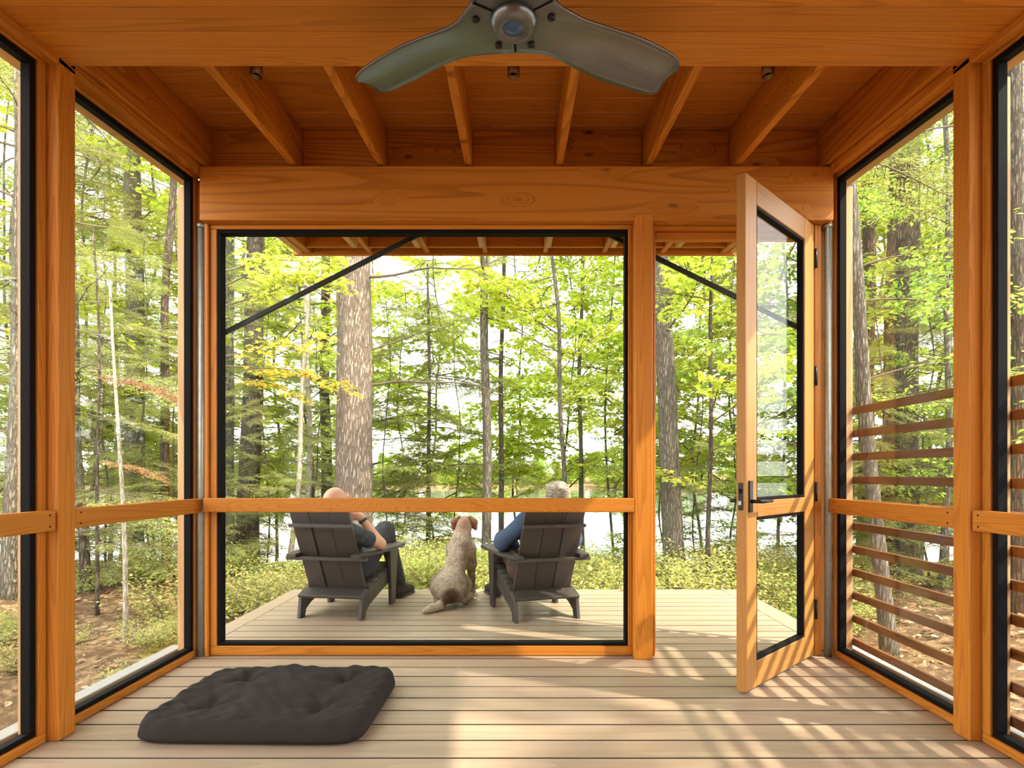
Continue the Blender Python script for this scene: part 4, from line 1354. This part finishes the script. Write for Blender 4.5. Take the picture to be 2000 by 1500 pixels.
def tree(name, x, y, h, r0, label, group, bark, boughs=(), n=0, z0=1.0, z1=None, sc=(.8, 1.3), tilt=(-.05, .25), lean=(0, 0), wob=.05, seed=0, r1=None, az=None, sides=14, taper=True, extra=()):
    r = np.random.default_rng(seed + 1000)
    zb_ = float(gz(x, y))
    t = empty(name, (x, y, zb_), 0, label, 'tree', group)
    V, F, f = trunk_mesh(h, r0, r0 * .45 if r1 is None else r1, lean, wob, seed, sides)
    link('trunk', mesh_np('trunk', V, F, True), bark, t)
    z1 = h * .97 if z1 is None else z1
    for i in range(n):
        zz = z0 + (z1 - z0) * (i + r.random()) / n
        p, rad = f(zz)
        a = r.uniform(0, 2 * math.pi) if az is None else r.uniform(*az)
        s = r.uniform(*sc) * (1.15 - .5 * (zz / h) if taper else 1)
        p = p + np.array((math.cos(a), math.sin(a), 0)) * rad * .7
        add_bough(t, boughs[r.integers(len(boughs))], p, a, r.uniform(*tilt), s, r.normal(0, .15))
    for (B, zz, a, ti, s) in extra:
        p, rad = f(zz)
        p = p + np.array((math.cos(a), math.sin(a), 0)) * rad * .6
        add_bough(t, B, p, a, ti, s)
    return t, f

def X_(px, Y): return (px - VX) * Y / FPX
def height_z(py, x, Y): return EYE - (py - VY) * Y / FPX - float(gz(x, Y))      # height above the tree's foot seen at row py

# ---- the trees one can tell apart, from the left window to the right
RAD = math.radians
Y = 9.0; x = X_(690, Y)
pine, f = tree('pine_tree', x, Y, 13, .285, 'thick straight pine trunk with furrowed bark behind the bald person', None, BARK_PINE, BARE, 6, 5.5, 12.5, (.8, 1.2), (.0, .3), lean=(.004, 0), wob=.015, seed=3, r1=.19, sides=28)
for py, a, s, ti, b in ((540, RAD(-3), 1.35, .06, 0), (684, RAD(8), .95, .12, 1), (752, RAD(2), 1.35, -.02, 2), (792, RAD(186), .35, -.10, 3), (640, RAD(150), .7, .25, 4), (600, RAD(200), .8, .2, 1), (880, RAD(20), .25, .1, 2)):
    zz = height_z(py, x, Y)
    p, rad = f(zz)
    p = p + np.array((math.cos(a), math.sin(a), 0)) * rad * .8
    add_bough(pine, BARE[b], p, a, ti, s)

FT = 'trees one can tell apart by trunk'
SPEC = [
    # name, px at foot, Y, h, r0, label, bark, boughs, n, z0, z1, sc, tilt, lean, wob, seed, az
    ('hemlock_tree', 20, 6.6, 12, .085, 'slender grey hemlock with many dead twigs beside the front left post', BARK_GREY, HEM + BARE * 2, 30, .6, 11, (.5, .95), (-.1, .25), (-.006, 0), .04, 21, None),
    ('hemlock_tree', 168, 7.2, 11, .055, 'thin dark hemlock stem in the left window', BARK_DARK, HEM + BARE, 18, 1.2, 10, (.6, 1.0), (-.05, .3), (-.01, 0), .06, 22, None),
    ('hemlock_tree', 258, 11.0, 15, .19, 'stout pale trunk deep behind the left window', BARK_GREY, HEM + MAPLE, 22, 1.0, 13, (.9, 1.4), (-.1, .25), (0, 0), .03, 23, None),
    ('hemlock_tree', 330, 9.0, 12, .07, 'slim hemlock behind the left window near the far corner', BARK_DARK, HEM, 18, .3, 11, (.6, 1.0), (-.15, .2), (.01, 0), .05, 24, None),
    ('birch_sapling', 245, 5.0, 3.1, .02, 'thin white birch sapling just outside the left window', BARK_BIRCH, BARE + MAPLE[:1], 4, 1.6, 3.0, (.3, .5), (.2, .7), (-.04, .02), .03, 25, None),
    ('hemlock_tree', 447, 12.0, 16, .14, 'straight grey trunk left of the thick dark trunk', BARK_GREY, HEM + MAPLE[:2], 16, 3.0, 15, (.8, 1.3), (0, .3), (0, 0), .02, 26, None),
    ('hemlock_tree', 482, 10.5, 13, .20, 'thick dark trunk with curved branches left of the pine', BARK_DARK, HEM[:3] + BARE * 2, 26, .4, 12, (.7, 1.15), (-.1, .3), (.022, 0), .03, 27, None),
    ('birch_tree', 563, 9.0, 10, .042, 'slim pale birch stem left of the pine, bent', BARK_BIRCH, MAPLE + BARE, 12, 3.0, 9.5, (.6, 1.0), (0, .4), (.012, 0), .09, 28, None),
    ('birch_tree', 600, 10.4, 11, .055, 'slim pale birch stem close beside the pine', BARK_BIRCH, MAPLE + BARE, 12, 3.5, 10.5, (.6, 1.0), (0, .4), (.004, 0), .05, 29, None),
    ('hemlock_tree', 640, 14.0, 14, .14, 'shaded hemlock trunk just behind the pine', BARK_DARK, HEM, 22, .6, 13, (.8, 1.4), (-.15, .2), (0, 0), .03, 30, None),
    ('hemlock_tree', 835, 11.5, 6.0, .05, 'dense young hemlock right of the pine trunk', BARK_GREY, HEM, 46, .2, 5.6, (.6, 1.1), (-.25, .12), (0, 0), .02, 31, None),
    ('maple_tree', 950, 9.6, 12, .082, 'straight maple stem above the dog with a rough burl', BARK_GREY, MAPLE + BARE, 20, 3.2, 11.5, (.7, 1.15), (-.05, .35), (.003, 0), .03, 32, None),
    ('hemlock_tree', 981, 11.0, 9, .055, 'darker thin stem right of the maple above the dog', BARK_DARK, HEM + BARE, 12, 1.4, 8.5, (.4, .75), (-.2, .2), (.002, 0), .03, 33, None),
    ('maple_tree', 1088, 10.0, 9.5, .045, 'crooked slim maple above the seated person in blue', BARK_GREY, MAPLE, 24, 2.6, 9.2, (.6, 1.05), (0, .5), (-.012, 0), .10, 34, None),
    ('maple_tree', 1140, 12.5, 11, .055, 'thin upright maple by the lake right of the person in blue', BARK_GREY, MAPLE, 20, 2.4, 10.5, (.7, 1.1), (0, .4), (0, 0), .04, 35, None),
    ('oak_tree', 1318, 8.2, 13, .150, 'leaning grey trunk seen through the doorway', BARK_GREY, MAPLE + BARE, 20, 3.4, 12.5, (.7, 1.15), (0, .35), (-.035, 0), .02, 36, None),
    ('maple_tree', 1385, 7.2, 7.5, .03, 'thin sapling with broad leaves beside the open door', BARK_DARK, BEECH + MAPLE, 16, 1.1, 7.2, (.45, .8), (-.05, .4), (-.02, 0), .06, 37, None),
    ('beech_tree', 1737, 4.9, 9, .062, 'thin leaning trunk just outside the slats', BARK_GREY, BEECH + HEM[:2], 20, 2.2, 8.6, (.5, .85), (-.05, .35), (-.07, .0), .03, 38, (-.6, 2.6)),
    ('oak_tree', 1762, 8.3, 15, .24, 'massive dark trunk wrapped in foliage behind the slats', BARK_DARK, BEECH + HEM, 34, .8, 14, (.55, 1.05), (-.1, .3), (0, 0), .02, 39, None),
    ('hemlock_tree', 1690, 9.6, 13, .13, 'dark trunk beyond the leaning one behind the slats', BARK_DARK, HEM + BEECH, 18, 1.6, 12, (.7, 1.1), (-.1, .3), (0, 0), .03, 40, None),
    ('beech_tree', 1840, 7.0, 9, .04, 'slim beech sapling behind the right post', BARK_GREY, BEECH, 18, 1.0, 8.6, (.5, .9), (-.05, .35), (-.01, 0), .06, 41, None),
    ('hemlock_tree', 2000, 5.6, 11, .085, 'slanting hemlock outside the nearest right window', BARK_DARK, HEM + BARE + BEECH, 24, .8, 10.5, (.5, .9), (-.1, .25), (-.02, 0), .04, 42, (-.2, 3.0)),
]
for (nm, px, Y, h, r0, lab, bark, bs, n, z0, z1, sc, ti, ln, wb_, sd, az) in SPEC:
    tree(nm, X_(px, Y), Y, h, r0, lab, None, bark, bs, n, z0, z1, sc, ti, ln, wb_, sd, az=az)

# special boughs: golden maple spray left of the pine, dead rusty hemlock spray in the left window
Y = 7.6; x = X_(425, Y)
tree('gold_maple', x, Y, 5.0, .022, 'slim maple with golden yellow leaves left of the pine', None, BARK_GREY, GOLD, 0, 1, 4, lean=(-.02, 0), seed=50,
     extra=[(GOLD[0], height_z(715, x, Y), RAD(4), -.05, .80), (GOLD[1], height_z(700, x, Y), RAD(-12), .02, .75), (GOLD[0], height_z(735, x, Y), RAD(22), -.1, .55), (MAPLE[1], height_z(600, x, Y), RAD(10), .1, .8), (MAPLE[2], height_z(560, x, Y), RAD(-20), .1, .8), (MAPLE[0], height_z(530, x, Y), RAD(30), .2, .8)])
Y = 6.4; x = X_(190, Y)
tree('dying_hemlock', x, Y, 4.2, .02, 'small hemlock with rusty dead sprays in the left window', None, BARK_DARK, DEAD, 0, 1, 3, seed=51,
     extra=[(DEAD[0], height_z(740, x, Y), RAD(-8), -.05, .65), (DEAD[0], height_z(900, x, Y), RAD(12), -.1, .5), (HEM[0], height_z(820, x, Y), RAD(30), -.05, .6), (HEM[1], height_z(980, x, Y), RAD(-20), -.1, .6), (HEM[2], height_z(1060, x, Y), RAD(-5), -.1, .7), (HEM[3], height_z(640, x, Y), RAD(60), .1, .6)])

# ---- backdrop trees: whole crowns shared between look-alikes
def crown(seed, src, h, n, z0, sc, tilt, cone=.5):
    r = np.random.default_rng(seed)
    W, Lf = Parts(), Parts()
    for i in range(n):
        zz = z0 + (h - z0) * (i + r.random()) / n
        a = r.uniform(0, 6.28)
        B = src[r.integers(len(src))]
        s = r.uniform(*sc) * (1.15 - cone * zz / h)
        R = np.array(Matrix.Rotation(a, 3, 'Z') @ Matrix.Rotation(-r.uniform(*tilt), 3, 'Y') @ Matrix.Rotation(r.normal(0, .15), 3, 'X')) * s
        W.add(B.wood_arr[0] @ R.T + (0, 0, zz), B.wood_arr[1])
        if B.leaf_arr: Lf.add(B.leaf_arr[0] @ R.T + (0, 0, zz), B.leaf_arr[1])
    return W.arrays(), Lf.arrays()
CR = []
for i in range(3):
    w_, l_ = crown(300 + i, HEM, 13, 34, .3, (1.0, 1.6), (-.2, .2), .6)
    CR.append(('hemlock_tree', 'tall feathery hemlock standing among the background trees', w_, l_, LEAF_HEM, BARK_GREY, 13.5, .042))
for i in range(3):
    w_, l_ = crown(320 + i, MAPLE, 12, 34, 1.7, (1.0, 1.6), (-.1, .4), .3)
    CR.append(('maple_tree', 'leafy bright green maple standing among the background trees', w_, l_, LEAF_MAPLE, BARK_GREY, 12.5, .036))
w_, l_ = crown(340, BEECH, 11, 34, .8, (.9, 1.5), (-.05, .35), .35)
CR.append(('beech_tree', 'mid green beech standing among the background trees', w_, l_, LEAF_BEECH, BARK_GREY, 11.5, .036))
CRM = []
for (nm, lab, w_, l_, lm, bk, h, r0) in CR:
    wm = mesh_np(nm + '_branches', *w_, True); wm.materials.append(TWIG)
    lm_ = mesh_np(nm + '_foliage', *l_, False); lm_.materials.append(lm)
    V, F, _ = trunk_mesh(h, r0, r0 * .4, (0, 0), .14, len(CRM) + 60, 10)
    tm = mesh_np(nm + '_trunk', V, F, True); tm.materials.append(bk)
    CRM.append((nm, lab, wm, lm_, tm))
def back_tree(kind, x, y, s, rz):
    nm, lab, wm, lm_, tm = CRM[kind]
    t = empty(nm, (x, y, float(gz(x, y)) if y < 23 else LAKE_Z + .3), rz, lab, 'tree', 'background ' + nm.split('_')[0] + ' trees')
    t.scale = (s, s, s)
    link('trunk', tm, None, t)
    link('branches', wm, None, t)
    link('foliage', lm_, None, t)['kind'] = 'stuff'
    return t
BT = [  # kind, px, Y, scale, label
    (0, 60, 9.5, .95, 'feathery hemlock close behind the slender grey hemlock by the left post'), (1, 110, 13, 1.1, 'tall hemlock deep in the woods behind the front left post'),
    (2, 215, 15, 1.2, 'tallest hemlock far behind the left window'), (0, 300, 13.5, 1.0, 'feathery hemlock behind the stout pale trunk'),
    (3, 170, 10.5, .9, 'bright leafy maple behind the thin dark hemlock stem'), (4, 380, 15, 1.0, 'leafy maple far behind the left corner pipe'),
    (1, 420, 17, 1.1, 'hemlock farthest back beyond the left corner of the deck'), (2, 540, 16, 1.0, 'tall hemlock far behind the two pale birch stems'),
    (5, 600, 13, .85, 'bright maple crown just behind the pale birch stems'), (3, 470, 14, .8, 'bright maple crown behind the thick dark trunk'),
    (6, 30, 12, 1.0, 'mid green beech behind the slender grey hemlock'), (4, 720, 15.5, .85, 'bright leafy maple behind the pine trunk'),
    (5, 850, 14.5, .8, 'leafy maple behind the dense young hemlock'), (3, 1010, 15, .85, 'leafy maple between the dark thin stem and the crooked maple'),
    (4, 1110, 14.5, .8, 'leafy maple behind the crooked slim maple'), (5, 1200, 13, .85, 'bright maple at the lakeside just left of the middle post'),
    (3, 1260, 15.5, .9, 'bright leafy maple far behind the middle post'), (4, 1370, 11.5, .8, 'yellow green maple behind the sapling in the doorway'),
    (5, 1440, 13.5, .9, 'leafy maple far behind the door latch edge'), (3, 1520, 11, .85, 'leafy maple seen through the door glass'),
    (6, 1590, 12.5, 1.0, 'mid green beech behind the door hinges'), (0, 1640, 14, 1.1, 'hemlock far behind the right corner pipe'),
    (6, 1720, 12, .95, 'mid green beech just behind the massive dark trunk'), (2, 1800, 11.5, .95, 'feathery hemlock right of the massive dark trunk'),
    (1, 1880, 13.5, 1.1, 'tall hemlock far behind the right post'), (6, 1950, 9.5, .9, 'mid green beech behind the slanting hemlock'),
    (0, 2040, 11, 1.0, 'hemlock beyond the slanting hemlock outside the right window'), (5, 1850, 15, 1.0, 'bright maple far behind the slim beech sapling'),
]
for i, (kd, px, Y, s, lab) in enumerate(BT):
    back_tree(kd, X_(px, Y), Y, s, i * 2.399)['label'] = lab

# young hemlocks of the understorey
YT = [(0, 1300, 10.5, .40, 'young hemlock behind the leaning grey trunk'), (6, 1362, 9.4, .40, 'young beech beside the doorway sapling'), (1, 1425, 9.0, .38, 'young hemlock beyond the door latch'),
      (2, 1655, 8.6, .40, 'young hemlock behind the upper slats by the corner'), (0, 1718, 7.0, .30, 'small hemlock in front of the massive dark trunk'), (6, 1815, 7.8, .42, 'young beech behind the slats by the right post'),
      (1, 1900, 7.4, .42, 'young hemlock behind the right post'), (2, 1985, 7.6, .45, 'young hemlock at the foot of the slanting hemlock'), (0, 55, 8.0, .42, 'young hemlock at the foot of the slender grey hemlock'),
      (1, 122, 7.4, .36, 'small hemlock behind the front left post'), (2, 205, 8.4, .42, 'young hemlock at the foot of the stout pale trunk'), (0, 292, 7.8, .36, 'small hemlock right of the birch sapling'),
      (1, 352, 9.4, .42, 'young hemlock by the slim hemlock near the far corner'), (2, 452, 8.6, .34, 'small hemlock at the left edge of the far deck'), (0, 520, 9.2, .36, 'small hemlock at the foot of the thick dark trunk'),
      (1, 622, 10.4, .36, 'small hemlock left of the pine foot'), (2, 762, 10.2, .36, 'small hemlock right of the pine foot'), (0, 780, 11.8, .42, 'bushy hemlock between the pine and the dense young hemlock'), (1, 890, 12.2, .40, 'bushy hemlock right of the dense young hemlock'), (6, 1225, 9.6, .34, 'young beech left of the middle post')]
for i, (kd, px, Y, s, lab) in enumerate(YT):
    t = back_tree(kd, X_(px, Y), Y, s, i * 1.7)
    t['label'] = lab; t['group'] = 'young understorey trees'

# open-crowned maple added on the sun side, out of frame, to dapple the deck
tree('maple_tree', 7.4, -0.4, 11.5, .07, 'open crowned maple standing on the sunny side of the porch', None, BARK_GREY, MAPLE, 15, 4.5, 11, (.6, 1.0), (0, .4), (0, 0), .05, 71)

# ---- far shore
fs_x = np.linspace(-150, 150, 80)
FSV, FSF = [], []
for i, x in enumerate(fs_x):
    h = .8 + .5 * math.sin(x * .05) + .3 * math.sin(x * .13 + 1)
    FSV += [(x, 112 + 3 * math.sin(x * .07), LAKE_Z - .2), (x, 118 + 3 * math.sin(x * .07), LAKE_Z + .5), (x, 150, LAKE_Z + h + 2)]
for i in range(len(fs_x) - 1):
    for q in range(2):
        a = i * 3 + q
        FSF.append((a, a + 3, a + 4, a + 1))
fsh = link('far_shore', mesh_np('far_shore', FSV, FSF, True), GROUND)
tag(fsh, 'low wooded shore across the lake', 'shore', kind='structure')
def far_crown(seed, conifer):
    r = np.random.default_rng(seed)
    n = 1500
    u = r.random(n)
    z = 1.0 + 9.5 * u
    rad = (2.6 * (1 - u) ** .7 if conifer else 3.0 * np.sin(np.pi * np.clip(u * .85 + .12, 0, 1))) * np.sqrt(r.random(n))
    a = r.uniform(0, 6.28, n)
    p = np.stack([rad * np.cos(a), rad * np.sin(a), z], -1)
    d = r.normal(0, 1, (n, 3))
    V, F = batch(TO, p, d, r.normal(0, .6, (n, 3)) + (0, 0, 1), r.uniform(.5, .95, n))
    m = mesh_np('far_crown', V, F); m.materials.append(LEAF_FAR)
    V, F, _ = trunk_mesh(9, .18, .06, (0, 0), .1, seed, 6)
    tm = mesh_np('far_trunk', V, F, True); tm.materials.append(BARK_GREY)
    return m, tm
FC = [far_crown(400, False), far_crown(401, True), far_crown(402, False)]
r = np.random.default_rng(77)
for i in range(90):
    x = -105 + 210 * (i + r.random()) / 90
    y = r.uniform(117, 128)
    fi = r.integers(3)
    m, tm = FC[fi]
    t = empty('far_tree', (x, y, LAKE_Z + .3), r.uniform(0, 6), 'small pointed conifer in the wooded line across the lake' if fi == 1 else 'small round topped tree in the wooded line across the lake', 'tree', 'trees across the lake')
    s = r.uniform(.42, .7); t.scale = (s * 1.3, s * 1.3, s)
    link('trunk', tm, None, t)
    link('foliage', m, None, t)['kind'] = 'stuff'
# floating dock
dk = empty('floating_dock', (X_(862, 26), 26, LAKE_Z + .02), .1, 'small grey floating dock out on the lake', 'dock')
for i in range(7):
    o = box('dock_plank', -.55, .55, -.42 + i * .12, -.31 + i * .12, .16, .20, PALE[0], None, 0); o.parent = dk
o = box('dock_float', -.52, .52, -.4, .4, -.1, .158, STEEL, None, 0.01); o.parent = dk

# ---- low shrubs beyond the deck
def shrub(seed, tpl, leaf, h, rad, n):
    r = np.random.default_rng(seed)
    W, Lf = Parts(), Parts()
    pos, dr, nr, sz = [], [], [], []
    for i in range(n):
        a = r.uniform(0, 6.28); q = rad * math.sqrt(r.random()) * .35
        st = curve_pts((q * math.cos(a), q * math.sin(a), -.05), (math.cos(a) * .5, math.sin(a) * .5, 1), h * r.uniform(.7, 1.15), 6, .03, .16, r)
        V, F = tube_arrays(st, np.linspace(.004, .0015, len(st)), 3, False)
        W.add(V, quads_to_tris(F))
        for k in range(2, len(st)):
            for _ in range(r.poisson(7)):
                b = r.uniform(0, 6.28)
                dv = np.array((math.cos(b), math.sin(b), r.normal(.1, .4)))
                pos.append(st[k] + dv * r.uniform(.01, .10)); dr.append(dv); nr.append((r.normal(0, .5), r.normal(0, .5), 1)); sz.append(leaf * r.uniform(.6, 1.3))
    V, F = batch(tpl, pos, dr, nr, sz)
    Lf.add(V, F)
    return W.arrays(), Lf.arrays()
SH = []
for i in range(4):
    w_, l_ = shrub(500 + i, TO, .036, .55, .5, 44)
    a = mesh_np('shrub_stems', *w_, True); a.materials.append(TWIG)
    b = mesh_np('shrub_leaves', *l_, False); b.materials.append(LEAF_SHRUB if i < 3 else LEAF_BEECH)
    SH.append((a, b))
r = np.random.default_rng(5)
cnt = 0
while cnt < 105:
    y = 5.75 + 5.5 * r.random() ** 1.3
    x = r.uniform(-.75 * y - .5, .62 * y)
    if x < -2.0 and r.random() < .62: continue
    if y < 6.0 and abs(x) > 6: continue
    ki = r.integers(4)
    a, b = SH[ki]
    pxx = VX + x * FPX / y
    zone = 'left of the deck edge' if pxx < 560 else 'behind the bald person\'s chair' if pxx < 790 else 'behind the dog' if pxx < 960 else 'behind the chair of the person in blue' if pxx < 1250 else 'beyond the doorway'
    t = empty('shrub', (x, y, float(gz(x, y))), r.uniform(0, 6), ('low yellow green shrub growing ' if ki < 3 else 'low fresh green shrub growing ') + zone, 'shrub', 'low shrubs ' + zone)
    s = r.uniform(.7, 1.25); t.scale = (s * 1.1, s * 1.1, s)
    link('stems', a, None, t)
    link('leaves', b, None, t)['kind'] = 'stuff'
    cnt += 1
for i in range(16):                                             # low growth outside the left window
    x = r.uniform(-6.2, -2.7); y = r.uniform(3.2, 6.0)
    a, b = SH[r.integers(4)]
    t = empty('shrub', (x, y, float(gz(x, y))), r.uniform(0, 6), 'small low plant on the leaf litter left of the deck', 'shrub', 'low plants left of the deck')
    s = r.uniform(.3, .55); t.scale = (s * 1.2, s * 1.2, s)
    link('stems', a, None, t)
    link('leaves', b, None, t)['kind'] = 'stuff'
# fallen leaves
n = 16000
px_ = r.uniform(-11, 11, n); py_ = r.uniform(1.0, 11, n)
keep = ~((px_ > DX0 - .1) & (px_ < DX1 + .1) & (py_ < DY1 + .1))
px_, py_ = px_[keep], py_[keep]
pos = np.stack([px_, py_, gz(px_, py_) + .012], -1)
nn = len(pos)
a = r.uniform(0, 6.28, nn)
V, F = batch(TO, pos, np.stack([np.cos(a), np.sin(a), r.normal(0, .25, nn)], -1), np.stack([r.normal(0, .4, nn), r.normal(0, .4, nn), np.ones(nn)], -1), r.uniform(.04, .09, nn))
LITTER = leaf_mat('fallen_leaf', srgb(124, 94, 66), srgb(164, 132, 94), srgb(190, 164, 124), .1)
fl = link('fallen_leaves', mesh_np('fallen_leaves', V, F), LITTER)
tag(fl, 'dry brown fallen leaves scattered over the forest floor', 'leaves', kind='stuff')
